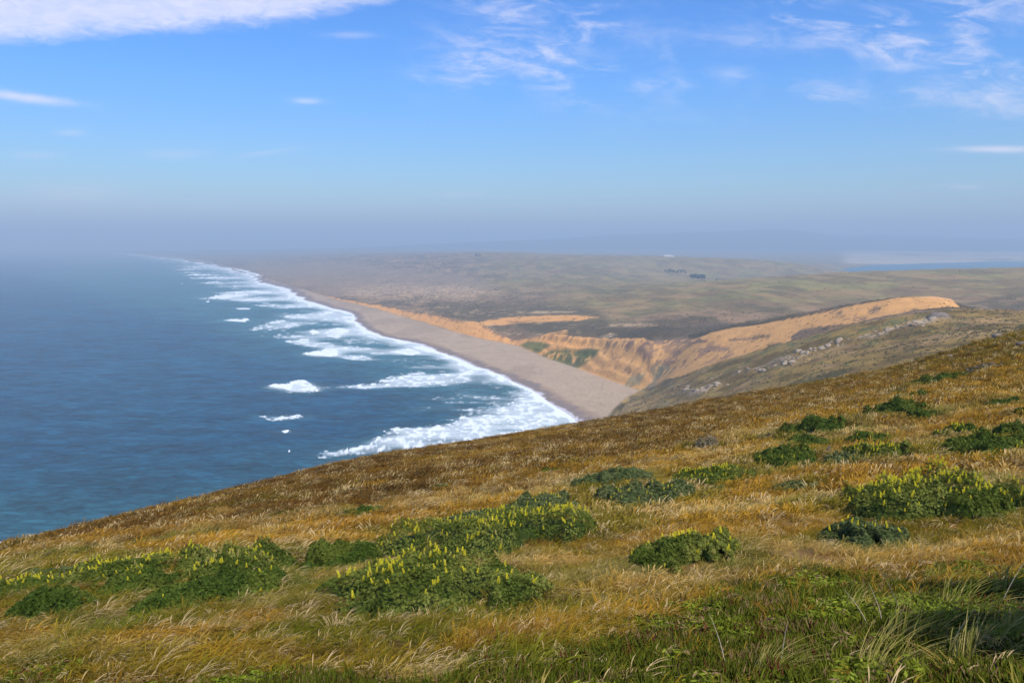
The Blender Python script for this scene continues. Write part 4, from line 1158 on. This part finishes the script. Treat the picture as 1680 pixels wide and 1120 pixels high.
gset_near = variants('grass_near', [blades(32, .10, .17, .0042, 1.0, LEAN, 1, .6, hvar=.5), blades(32, .11, .15, .0042, 1.2, LEAN, 2, .45, hvar=.5), blades(32, .12, .13, .005, .8, LEAN, 3, .25), blades(30, .10, .20, .004, 1.1, LEAN, 4, .85), blades(34, .12, .11, .006, .6, LEAN, 5, 0)], M_grass)
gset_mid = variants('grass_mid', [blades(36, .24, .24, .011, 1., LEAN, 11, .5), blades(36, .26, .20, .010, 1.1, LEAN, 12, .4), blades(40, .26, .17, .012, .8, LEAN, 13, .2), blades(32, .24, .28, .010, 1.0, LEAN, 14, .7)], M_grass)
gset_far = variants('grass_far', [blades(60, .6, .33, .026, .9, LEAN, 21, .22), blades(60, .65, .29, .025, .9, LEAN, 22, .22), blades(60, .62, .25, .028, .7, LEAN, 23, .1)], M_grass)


def ice_mask(x, y, z):
    px, py = proj(x, y, z)
    n = fbm(x / .8, y / .8, 91, 3)
    e = np.interp(px, [850, 1000, 1150, 1350, 1600, 1800], [1130, 1085, 990, 950, 930, 960])
    return sst(py - e + (n - .5) * 110, -18, 22)


def turf(name, n, y0, y1, coll, nvar, seed, label, smin, smax, power=1.0, height_noise=.5):
    x, y, r = sector(n, y0, y1, .78, seed, power)
    z = z_near(x, y)
    ok = ~in_bush(x, y, .78) | (r.uniform(size=len(x)) < .05)
    ok &= r.uniform(size=len(x)) > ice_mask(x, y, z) * .74
    bare = fbm(x / 1.1, y / .9, 77, 3)
    ok &= bare > .27
    rng_s = np.interp(np.arctan2(x, y), rs_az, rs_r); ok &= np.hypot(x, y) < rng_s * 1.12
    x, y, z = x[ok], y[ok], z[ok]; m = len(x)
    t = near_tint(x, y, z) * r.uniform(.72, 1.28, (m, 1))
    rho = np.full(m, 9.0)
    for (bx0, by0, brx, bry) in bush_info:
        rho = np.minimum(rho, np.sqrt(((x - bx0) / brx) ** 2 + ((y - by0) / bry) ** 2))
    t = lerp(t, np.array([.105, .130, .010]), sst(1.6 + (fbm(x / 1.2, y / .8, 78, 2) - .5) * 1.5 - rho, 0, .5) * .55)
    jit = r.uniform(0, 1, m)
    t = np.where((jit < .15)[:, None], np.array([.52, .38, .17]), t); t = np.where(((jit > .15) & (jit < .24))[:, None], t * np.array([.6, .75, .6]), t)
    s = r.uniform(smin, smax, m) * (1 - height_noise * .5 + height_noise * fbm(x / 1.7, y / 1.7, 79, 3) * 1.0)
    rot = np.stack([r.normal(0, .16, m), r.normal(0, .16, m), r.normal(0, 1.0, m)], 1)
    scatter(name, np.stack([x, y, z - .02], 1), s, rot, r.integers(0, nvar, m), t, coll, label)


turf('near_grass', 78000, 3.2, 18, gset_near, 5, 1, 'wind-bent straw and green grass of the near slope', .62, 1.1, 1.0, .7)
turf('middle_grass', 36000, 16, 38, gset_mid, 4, 2, 'golden grass covering the middle of the slope', .75, 1.25, 2, .6)
turf('distant_grass', 52000, 34, 130, gset_far, 3, 3, 'brown and golden grass on the lower slope down to the skyline', .7, 1.15, 2, .5)


# --- fleshy ice plant and leafy herbs at bottom right
def fingers(n, rad, L, w, seed):
    r = np.random.default_rng(seed); V, Fq, S = [], [], []
    for i in range(n):
        a, q = r.uniform(0, 6.283), rad * math.sqrt(r.uniform()); x0, y0 = q * math.cos(a), q * math.sin(a)
        da = r.uniform(0, 6.283); el = r.uniform(.6, 1.4); d = np.array([math.cos(da) * math.cos(el), math.sin(da) * math.cos(el), math.sin(el)])
        s1 = np.cross(d, (0, 0, 1)); s1 /= np.linalg.norm(s1); s2 = np.cross(d, s1); l = L * r.uniform(.6, 1.3); b0 = len(V); s_ = r.uniform()
        base = np.array([x0, y0, 0]); 
        for t, k in ((0, .8), (.55, 1.0), (1.0, .15)):
            p = base + d * l * t + np.array([0, 0, .15 * l * t * t])
            for j in range(3):
                an = j * 2.094; V.append(p + (s1 * math.cos(an) + s2 * math.sin(an)) * w * k * .5); S.append(s_)
        for k in range(2):
            for j in range(3):
                a_, b_ = b0 + 3 * k + j, b0 + 3 * k + (j + 1) % 3; Fq.append((a_, b_, b_ + 3, a_ + 3))
    return np.array(V), np.array(Fq), np.array(S)


ics = variants('ice_plant', [fingers(26, .10, .085, .013, 31), fingers(26, .11, .07, .014, 32), leafball(46, .12, .10, .05, 33, 2.0), leafball(40, .10, .13, .042, 34, 3.0)], M_grass)
x, y, r = sector(20000, 3.2, 10.5, .80, 9)
z = z_near(x, y); ok = (r.uniform(size=len(x)) < ice_mask(x, y, z)) & ~in_bush(x, y); x, y, z = x[ok], y[ok], z[ok]; m = len(x)
nn = fbm(x / .6, y / .6, 95, 3); jj = r.uniform(0, 1, m)
t = lerp(np.broadcast_to(np.array([.105, .125, .012]), (m, 3)), (.20, .24, .02), sst(nn, .45, .68)) * r.uniform(.6, 1.25, (m, 1))
t = np.where((jj < .05)[:, None], np.array([.11, .036, .016]), t); t = np.where(((jj > .13) & (jj < .24))[:, None], np.array([.24, .16, .07]), t)
id_ = np.where(nn > .56, r.integers(2, 4, m), r.integers(0, 2, m))
scatter('ice_plant_mat', np.stack([x, y, z - .01], 1), r.uniform(.7, 1.35, m), np.stack([r.normal(0, .15, m), r.normal(0, .15, m), r.uniform(0, 6.28, m)], 1), id_, t, ics, 'green and reddish ice plant mat with leafy herbs at lower right')

# --- coarse sedge tussocks and single stalks
SED = [(1500, 1062, .95, 1.0, 'largest arching green sedge tussock at lower right'), (1400, 1010, .6, .9, 'sedge tussock with upright stalks left of the large arching one'),
       (1570, 1010, .75, .95, 'sedge tussock behind the large arching one, tips bent over shade'), (1600, 1100, .8, 1.0, 'tussock of straw-coloured sedge blades beside the corner shadow'),
       (1440, 1112, .7, .8, 'half-dry sedge tussock at the bottom edge'), (1255, 1112, .5, .7, 'pale dead grass clump at the bottom edge right of centre'),
       (1530, 960, .5, .8, 'short tawny tussock at the upper edge of the ice plant mat'), (1665, 1060, .7, 1.0, 'shaded dark sedge tussock at the right edge'), (1655, 985, .7, 1.0, 'dark tussock standing in the upper part of the corner shadow')]
for i, (a, b, sz, wdt, lab) in enumerate(SED):
    x0, y0, z0 = hit_near(a, b)
    Vb, Fb, Sb = blades(150, .14 * sz * 1.6, .50 * sz, .0085 * wdt, 1.25, (.95, .1), 400 + i, 0, segs=6, hvar=.55, spread=.75)
    tn_ = lerp(np.broadcast_to(np.array([.15, .185, .018]), (len(Vb), 3)), (.40, .31, .10), (np.floor(Sb * 37 + Vb[:, 0] * 0) % 3 == 0) * .85 * np.ones(len(Vb)) if i not in (3, 5, 4) else np.clip(Sb * 1.3, 0, 1))
    o = link('sedge_tussock', mesh_from('sedge_tussock', Vb, Fb, M_sedge, {'shade': Sb, 'tint': tn_}, smooth=False), None, (x0, y0, z0 - .02))
    tag(o, lab, 'tussock', 'sedge tussocks at lower right')


def stalk(px_, py_, h, lean, lab, thick=.006, colr=(.5, .42, .28)):
    x0, y0, z0 = hit_near(px_, py_)
    n = 7; V, Fq = [], []
    for k in range(n):
        t = k / (n - 1); w = thick * (1 - .8 * t)
        for j in range(3):
            an = j * 2.094; V.append((lean[0] * h * t ** 1.5 + w * math.cos(an), lean[1] * h * t ** 1.5 + w * math.sin(an), h * t))
    for k in range(n - 1):
        for j in range(3): Fq.append((3 * k + j, 3 * k + (j + 1) % 3, 3 * k + 3 + (j + 1) % 3, 3 * k + 3 + j))
    o = link('dry_stalk', mesh_from('dry_stalk', V, Fq, M_sedge, {'shade': np.full(len(V), .8), 'tint': np.broadcast_to(np.array(colr), (len(V), 3))}), None, (x0, y0, z0))
    tag(o, lab, 'stalk', 'dry grass stalks standing above the ice plant')


stalk(1480, 1030, .62, (-.45, 0), 'long grey stalk leaning left above the ice plant', .004, (.2, .19, .14))
stalk(1425, 1035, .36, (-.6, .1), 'short straw stalk leaning left at the sedge edge')
stalk(1448, 1030, .4, (-.35, 0), 'pale stalk beside the sedge base')
stalk(1190, 1100, .45, (-.3, 0), 'pale stalk near the bottom edge left of the dead clump')
stalk(1640, 1005, .5, (.5, .1), 'bright stalk crossing the corner shadow')
stalk(1280, 1100, .35, (.1, 0), 'upright pale stalk by the dead clump')
stalk(1555, 1075, .35, (.5, .0), 'tan stalk slanting right out of the sedge')
# two small red ice plant flowers
for (a, b, lab) in [(1451, 1007, 'small crimson ice plant flower by the sedge, right one of the pair'), (1433, 1004, 'small crimson ice plant flower by the sedge, left one of the pair')]:
    x0, y0, z0 = hit_near(a, b); V, Fq = [(0, 0, 0)], []
    for j in range(16):
        an = j * math.pi / 8; V.append((.017 * math.cos(an) * (1 if j % 2 else .7), .017 * math.sin(an) * (1 if j % 2 else .7), .01))
    Fq = [(0, 1 + j, 1 + (j + 1) % 16) for j in range(16)]
    o = link('ice_plant_flower', mesh_from('ice_plant_flower', V, Fq, M_red, {'shade': np.full(17, .6)}), None, (x0, y0, z0 + .11), (.7, 0, 0)); tag(o, lab, 'flower')

# --- unseen shrubs, added right of the view to cast the corner shadow
x0, y0, z0 = 0, 0, 0
for (sx, sy, rx_, rz_, lab, sd_) in [(5.15, 2.9, 1.15, 3.0, 'unseen tall shrub added right of the viewpoint to shade the corner', 71), (6.4, 4.9, 1.1, 3.0, 'unseen tall shrub added farther down at the right to shade the slope', 72)]:
    zz0 = float(z_near(np.array(sx), np.array(sy)))
    rt = empty('tall_shrub', (sx, sy, zz0)); tag(rt, lab, 'shrub', 'shrubs added out of view to cast shade')
    Vb, Fb, Sb = leafball(9000, rx_, rz_, .10, sd_, 1.8)
    link('foliage', mesh_from('foliage', Vb, Fb, M_bush, {'shade': Sb, 'tint': np.broadcast_to(np.array([.06, .09, .025]), (len(Vb), 3))}, smooth=False), rt)
    for j in range(6):
        an = j * 1.05; V = []
        for k in range(5):
            t_ = k / 4
            for q in range(4):
                V.append((math.cos(an) * .5 * t_ + .03 * (1 - t_ * .7) * math.cos(q * 1.571), math.sin(an) * .5 * t_ + .03 * (1 - t_ * .7) * math.sin(q * 1.571), rz_ * .8 * t_ - .05))
        Fq = [(4 * k + q, 4 * k + (q + 1) % 4, 4 * k + 4 + (q + 1) % 4, 4 * k + 4 + q) for k in range(4) for q in range(4)]
        link('branch', mesh_from('branch', V, Fq, M_wood), rt)

# ------------------------------------------------------------------ coastal scrub on spur, plateau and cliff top
scs = variants('scrub', [leafball(46, 1.0, .8, .55, 41, 1.5), leafball(40, 1.1, .6, .6, 42, 1.5), leafball(36, .9, .9, .5, 43, 1.4)], M_scrub)
r = np.random.default_rng(77)
n = 90000
y = 1 / r.uniform(1 / 3200, 1 / 262, n); u = r.uniform(-.42, .72, n); x = u * y
z, dS, dF, arc, tt, Pz, rib = z_land(x, y, True)
px, py = proj(x, y, z)
nA = fbm(x / 14, y / 20, 81, 4); nB = fbm(x / 70, y / 110, 83, 4); nC = fbm(x / 5, y / 6, 85, 3)
sand = polysd(px, py, duneP) > -1
sand &= y > 450
for pl in ([(773, 532), (831, 521), (870, 518), (983, 519.5), (936, 526), (870, 530), (800, 534.5)], [(845, 513), (880, 510.5), (946, 511), (880, 514.5)], [(860, 560), (905, 545), (930, 541), (932, 546), (925, 560)], [(560, 474), (640, 468), (760, 470), (830, 478), (760, 492), (640, 492)]):
    sand |= (polysd(px, py, pl) > -.5) & (r.uniform(size=n) < .93)
veg = (polysd(px, py, [(1297, 552), (1312, 541), (1345, 535), (1412, 534), (1425, 537), (1390, 548), (1345, 562), (1310, 566)]) > 0)
sprs = sand & ~veg & (nC > .66)
dens = np.where(y < 480, .10 + .5 * sst(nA * .5 + nC * .5, .50, .6), .9 * sst(nA * .5 + nC * .5, .42, .58))
pasture = sst(px, 850, 1060) * sst(y, 950, 1300)
dens = dens * (1 - .93 * pasture)
cl_ok = (tt > .995) | (nC > .64) | ((polysd(px, py, [(885, 585), (905, 574), (985, 572), (960, 596), (948, 606), (915, 596)]) > 0))
ok = (dF > 4) & (~sand | (veg & (nC > .3)) | sprs) & (r.uniform(size=n) < dens) & (cl_ok | (y < 560))
x, y, z, px, py, nA, nC, nB = [a[ok] for a in (x, y, z, px, py, nA, nC, nB)]; m = len(x)
t = lerp(np.broadcast_to(np.array([.075, .068, .032]), (m, 3)), (.15, .105, .07), sst(nA + r.normal(0, .12, m), .4, .6))
t = lerp(t, (.065, .095, .035), (r.uniform(size=m) < .25) * .9) * r.uniform(.7, 1.35, (m, 1))
t = lerp(t, (.17, .14, .06), (y < 480) * .6)
s = (.18 + .55 * r.uniform(size=m) ** 2) * np.clip(y / 620, .9, 3.0)
scatter('coastal_scrub', np.stack([x, y, z - .05], 1), s, np.stack([r.normal(0, .1, m), r.normal(0, .1, m), r.uniform(0, 6.3, m)], 1), r.integers(0, 3, m), t, scs, 'low scrub growing over the spur, cliff top and plateau')


# ------------------------------------------------------------------ rocks
def rock_mesh(seed, mat):
    r = np.random.default_rng(seed); nth, nph = 9, 14; V = []
    offs = r.uniform(0, 50, 2)
    for i in range(nth):
        th = math.pi * i / (nth - 1)
        for j in range(nph):
            ph = 2 * math.pi * j / nph; d = np.array([math.sin(th) * math.cos(ph), math.sin(th) * math.sin(ph), math.cos(th)])
            q = 1 + .55 * (float(vnoise(np.array(d[0] * 1.6 + offs[0]), np.array(d[1] * 1.6 + d[2] * 1.3 + offs[1]), seed)) - .5) + .25 * (float(vnoise(np.array(d[0] * 4 + offs[0]), np.array(d[1] * 4 + d[2] * 4), seed + 1)) - .5)
            V.append(np.round(d * q * 3.2) / 3.2 * .35 + d * q * .65)
    Fq = []
    for i in range(nth - 1):
        for j in range(nph):
            Fq.append((i * nph + j, i * nph + (j + 1) % nph, (i + 1) * nph + (j + 1) % nph, (i + 1) * nph + j))
    return mesh_from('rock', V, Fq, mat, smooth=False)


RK = [rock_mesh(s_, M_rock) for s_ in (1, 2, 3, 4)] + [rock_mesh(s_, M_rockd) for s_ in (5, 6)]


def hit_land(px_, py_, y0=250, y1=700):
    u, s_ = pix(px_, py_); d = np.linspace(y0, y1, 260); zz_ = z_land(u * d, d); ray = HC - s_ * d
    k = np.nonzero(ray < zz_)[0]
    i = k[0] if len(k) else -1
    return (float(u * d[i]), float(d[i]), float(zz_[i])) if len(k) else None


rg = random.Random(3)
segs = [((1110, 640), (1195, 632), 18, 'pale rock in the lowest outcrop of the spur'), ((1210, 611), (1310, 592), 22, 'rock of the long low outcrop on the spur'),
        ((1309, 581), (1388, 560), 24, 'cream rock of the middle outcrop on the spur'), ((1440, 549), (1475, 537), 12, 'pale rock of the upper outcrop on the spur'),
        ((1495, 535), (1522, 526), 9, 'rock in the short outcrop below the top of the spur'), ((1532, 522), (1552, 516), 6, 'large boulder of the topmost outcrop on the spur')]
for si, (p0, p1, n, lab) in enumerate(segs):
    for k in range(n):
        t_ = k / max(1, n - 1)
        hx = hit_land(p0[0] + (p1[0] - p0[0]) * t_ + rg.uniform(-5, 5), p0[1] + (p1[1] - p0[1]) * t_ + rg.gauss(0, 2.6))
        if not hx: continue
        s_ = (.28 + 1.15 * rg.random() ** 2.2) * (1.9 if si == 5 else 1.25)
        o = link('outcrop_rock', RK[rg.choice([0, 1, 2, 3, 0, 1, 2, 4, 5])], None, (hx[0], hx[1], hx[2] - s_ * .12), (rg.uniform(-.5, .5), rg.uniform(-.5, .5), rg.uniform(0, 6)), (s_ * rg.uniform(1, 2.0), s_, s_ * rg.uniform(.6, 1.0)))
        tag(o, lab, 'rock', 'outcrop %s' % ['at the foot of the spur', 'half way along the spur', 'in the middle of the spur', 'on the upper spur', 'below the spur top', 'at the top of the spur'][si])
for (a, b, w_, dk, lab) in [(1573, 553, 6, 0, 'small pale rock on the near ridge, leftmost of those below the spur top'), (1609, 551, 9, 1, 'dark rock with pale base on the near ridge skyline'), (1637, 553, 11, 0, 'brightest white rock on the near ridge at right'),
                            (1559, 584, 6, 0, 'small white rock in the golden grass under the near ridge'), (1518, 580, 9, 1, 'brown rock on the mossy left end of the near ridge'), (1569, 564, 7, 1, 'brown rock a little below the small pale ridge rock'),
                            (1674, 568, 10, 1, 'dark rock at the right edge of the near ridge'), (1655, 577, 7, 1, 'dark stone between the white rock and the right edge'), (1594, 568, 4, 0, 'tiny pale stone in the middle of the near ridge')]:
    x0, y0, z0 = hit_near(a, b + 2); s_ = w_ / F * y0 * .62
    o = link('ridge_rock', RK[4 if dk else 1], None, (x0, y0, z0 + s_ * .5), (rg.uniform(-.3, .3), .2, rg.uniform(0, 6)), (s_ * 1.3, s_, s_ * .8)); tag(o, lab, 'rock', 'rocks on the near ridge')
x0, y0, z0 = hit_near(1359, 746); o = link('charred_stump', RK[4], None, (x0, y0, z0 + .08), (0, 0, 1), (.09, .09, .2)); tag(o, 'small dark stump beside the bluish lupine bush', 'stump')
x0, y0, z0 = hit_near(987, 823); o = link('dark_stump', RK[5], None, (x0, y0, z0 + .06), (0, 0, 2), (.07, .07, .16)); tag(o, 'small black stump in the grass left of the middle row', 'stump')


# ------------------------------------------------------------------ far trees and ranch
def tree_proto(seed):
    r = np.random.default_rng(seed); root = empty('eucalyptus_tree')
    V = []
    for k in range(5):
        t_ = k / 4
        for q in range(6): V.append((.5 * (1 - .7 * t_) * math.cos(q * 1.047) + .5 * t_, .5 * (1 - .7 * t_) * math.sin(q * 1.047), 9 * t_ - .5))
    Fq = [(6 * k + q, 6 * k + (q + 1) % 6, 6 * k + 6 + (q + 1) % 6, 6 * k + 6 + q) for k in range(4) for q in range(6)]
    link('trunk', mesh_from('trunk', V, Fq, M_bark), root)
    VV, FF, SS = [], [], []; o_ = 0
    for k in range(7):
        a_, q_ = r.uniform(0, 6.28), r.uniform(0, 3.2); v, f_, s_ = leafball(70, r.uniform(2, 3.4), r.uniform(1.5, 3), 1.3, seed * 10 + k, 1.4)
        VV.append(v + (q_ * math.cos(a_), q_ * math.sin(a_), r.uniform(2.5, 9.5))); FF.append(f_ + o_); SS.append(s_); o_ += len(v)
    Vb = np.concatenate(VV)
    link('crown', mesh_from('crown', Vb, np.concatenate(FF), M_bush, {'shade': np.concatenate(SS), 'tint': np.broadcast_to(np.array([.045, .06, .03]), (len(Vb), 3))}, smooth=False), root)
    return root


protos = [tree_proto(s_) for s_ in (51, 52, 53)]
used_p = [False] * 3
spots = []
for k in range(10): spots.append((1092 + 3.6 * k + rg.uniform(-1, 1), 2930 + rg.uniform(-30, 60), .55 + .35 * rg.random(), 'L'))
for k in range(9): spots.append((1135 + 2.6 * k + rg.uniform(-1, 1), 2520 + rg.uniform(-25, 40), .8 + .4 * rg.random(), 'R'))
spots += [(781, 4150, 1.0, 'far'), (785, 4160, .8, 'far'), (1176, 2400, .4, 'lone'), (788, 4140, .7, 'far')]
for k, (pxx, d_, s_, w_) in enumerate(spots):
    j = k % 3; u_ = float(pix(pxx, 450)[0]); xx, zz_ = u_ * d_, float(z_land(np.array(u_ * d_), np.array(float(d_))))
    if not used_p[j]:
        o = protos[j]; used_p[j] = True
    else:
        src = protos[j]; o = src.copy(); COL.objects.link(o)
        for ch in src.children:
            c_ = ch.copy(); COL.objects.link(c_); c_.parent = o
    o.location = (xx, d_, zz_); o.rotation_euler = (0, 0, rg.uniform(0, 6)); s_ *= 1.6; o.scale = (s_ * 1.1, s_ * 1.1, s_)
    tag(o, {'L': 'dark tree in the long thin grove on the far pasture', 'R': 'dark tree in the denser right-hand grove on the far pasture', 'far': 'dark tree in the tiny clump far off on the hazy plateau', 'lone': 'lone small tree right of the two groves'}[w_], 'tree',
        {'L': 'trees of the long grove', 'R': 'trees of the dense grove', 'far': 'trees of the tiny far clump', 'lone': 'lone tree'}[w_])


def barn(pxx, d_, w, l, h, rz, lab):
    u_ = float(pix(pxx, 425)[0]); zz_ = float(z_land(np.array(u_ * d_), np.array(float(d_))))
    rt = empty('ranch_building', (u_ * d_, d_, zz_), rz); tag(rt, lab, 'building', 'white ranch buildings')
    V = [(-w, -l, -2), (w, -l, -2), (w, l, -2), (-w, l, -2), (-w, -l, h), (w, -l, h), (w, l, h), (-w, l, h), (-w, 0, h * 1.5), (w, 0, h * 1.5)]
    me = bpy.data.meshes.new('walls'); me.from_pydata(V, [], [(0, 1, 5, 4), (2, 3, 7, 6), (1, 2, 6, 9, 5), (3, 0, 4, 8, 7)]); me.materials.append(M_white); link('walls', me, rt)
    e_ = 1.06
    V = [(-w * e_, -l * e_, h * .97), (w * e_, -l * e_, h * .97), (w * e_, 0, h * 1.53), (-w * e_, 0, h * 1.53), (w * e_, l * e_, h * .97), (-w * e_, l * e_, h * .97)]
    V += [(a_, b_, c_ + .25) for a_, b_, c_ in V]
    me = bpy.data.meshes.new('roof'); me.from_pydata(V, [], [(0, 3, 2, 1), (3, 5, 4, 2), (6, 7, 8, 9), (9, 8, 10, 11), (0, 1, 7, 6), (5, 11, 10, 4), (0, 6, 9, 3), (3, 9, 11, 5), (1, 2, 8, 7), (2, 4, 10, 8)]); me.materials.append(M_roof); link('roof', me, rt)
    for k in range(3):
        V = [(-w * .6 + k * w * .5, -l - .06, 0), (-w * .6 + k * w * .5 + w * .22, -l - .06, 0), (-w * .6 + k * w * .5 + w * .22, -l - .06, h * .6), (-w * .6 + k * w * .5, -l - .06, h * .6)]
        me = bpy.data.meshes.new('doorway'); me.from_pydata(V, [], [(0, 1, 2, 3)]); me.materials.append(M_dark); link('doorway', me, rt)


barn(1091, 4120, 9, 6, 5, .2, 'leftmost white ranch building far beyond the groves')
barn(1098, 4135, 13, 7, 6.5, .1, 'largest white ranch building far beyond the groves')
barn(1104, 4110, 7, 5, 4.5, -.1, 'rightmost white ranch building far beyond the groves')

# ------------------------------------------------------------------ hiker on the dune
hx = hit_land(1555, 505, 470, 640) or (287, 523, 100)


def skin_figure(name, verts, edges, radii, mat, parent, root=0):
    me = bpy.data.meshes.new(name); me.from_pydata(verts, edges, []); o = link(name, me, parent)
    md = o.modifiers.new('skin', 'SKIN'); sv = me.skin_vertices[0].data if me.skin_vertices else None
    if sv is None:
        bpy.context.view_layer.objects.active = o; sv = me.skin_vertices[0].data
    for k, rad in enumerate(radii):
        sv[k].radius = (rad, rad); sv[k].use_root = (k == root)
    o.modifiers.new('smooth', 'SUBSURF').levels = 1; o.modifiers['smooth'].render_levels = 1; me.materials.append(mat)
    return o


per = empty('person', hx, .5)
tag(per, 'hiker in dark clothes standing on the crest of the orange dune', 'person')
JV = [(0, 0, .95), (0, 0, 1.2), (0, 0, 1.42), (0, .01, 1.52), (0, .02, 1.60), (0, .02, 1.70),
      (-.18, 0, 1.40), (-.26, .02, 1.14), (-.25, .10, .90), (.18, 0, 1.40), (.26, .02, 1.14), (.25, .10, .90),
      (-.10, 0, .88), (-.13, .10, .50), (-.13, .06, .08), (-.13, .20, .04), (.10, 0, .88), (.12, -.06, .50), (.13, -.16, .08), (.13, -.02, .04)]
JE = [(0, 1), (1, 2), (2, 3), (3, 4), (4, 5), (2, 6), (6, 7), (7, 8), (2, 9), (9, 10), (10, 11), (0, 12), (12, 13), (13, 14), (14, 15), (0, 16), (16, 17), (17, 18), (18, 19)]
JR = [.15, .14, .13, .055, .10, .085, .06, .045, .035, .06, .045, .035, .09, .06, .042, .035, .09, .06, .042, .035]
try:
    skin_figure('body', JV, JE, JR, M_skin, per)
    jk = [0, 1, 2, 6, 7, 8, 9, 10, 11]; mp = {k: i for i, k in enumerate(jk)}
    skin_figure('jacket', [JV[k] for k in jk], [(mp[a_], mp[b_]) for a_, b_ in JE if a_ in mp and b_ in mp], [JR[k] + .03 for k in jk], M_jacket, per)
    tr_ = [0, 12, 13, 14, 16, 17, 18]; mp = {k: i for i, k in enumerate(tr_)}
    skin_figure('trousers', [JV[k] for k in tr_], [(mp[a_], mp[b_]) for a_, b_ in JE if a_ in mp and b_ in mp], [JR[k] + .025 for k in tr_], M_trouser, per)
    Vb, Fb, Sb = leafball(60, .10, .13, .07, 5, 1.2)
    link('hair', mesh_from('hair', Vb + (0, 0, 1.64), Fb, M_hair, smooth=False), per)
except Exception as ex:
    print('figure:', ex)
Vp = []
for zz_ in (0, .12, .4, .5):
    k_ = .8 if zz_ in (0, .5) else 1
    Vp += [(-.16 * k_, -.10 * k_, zz_), (.16 * k_, -.10 * k_, zz_), (.16 * k_, .10 * k_, zz_), (-.16 * k_, .10 * k_, zz_)]
Fq = [(4 * k + q, 4 * k + (q + 1) % 4, 4 * k + 4 + (q + 1) % 4, 4 * k + 4 + q) for k in range(3) for q in range(4)] + [(3, 2, 1, 0), (12, 13, 14, 15)]
bp = link('backpack', mesh_from('backpack', Vp, Fq, M_pack), None, (hx[0] - .2, hx[1] - .14, hx[2] + .98), (0, 0, .9)); tag(bp, 'pale backpack on the hiker\'s back on the orange dune', 'backpack')
ORD = ['first', 'second', 'third', 'fourth', 'fifth', 'sixth', 'seventh', 'eighth', 'ninth', 'tenth', 'eleventh', 'twelfth', 'thirteenth', 'fourteenth', 'fifteenth', 'sixteenth',
       'seventeenth', 'eighteenth', 'nineteenth', 'twentieth', 'twenty-first', 'twenty-second', 'twenty-third', 'twenty-fourth']
by = {}
for o in COL.objects:
    if o.get('label') and o.get('category') in ('rock', 'tree'): by.setdefault(o['label'], []).append(o)
for lab, os_ in by.items():
    if len(os_) < 2: continue
    os_.sort(key=lambda o: o.location.x / o.location.y)
    for k, o in enumerate(os_):
        o['label'] = ORD[k] + ' from the left: ' + lab
print('tris', sum(len(m_.polygons) * 2 for m_ in bpy.data.meshes))
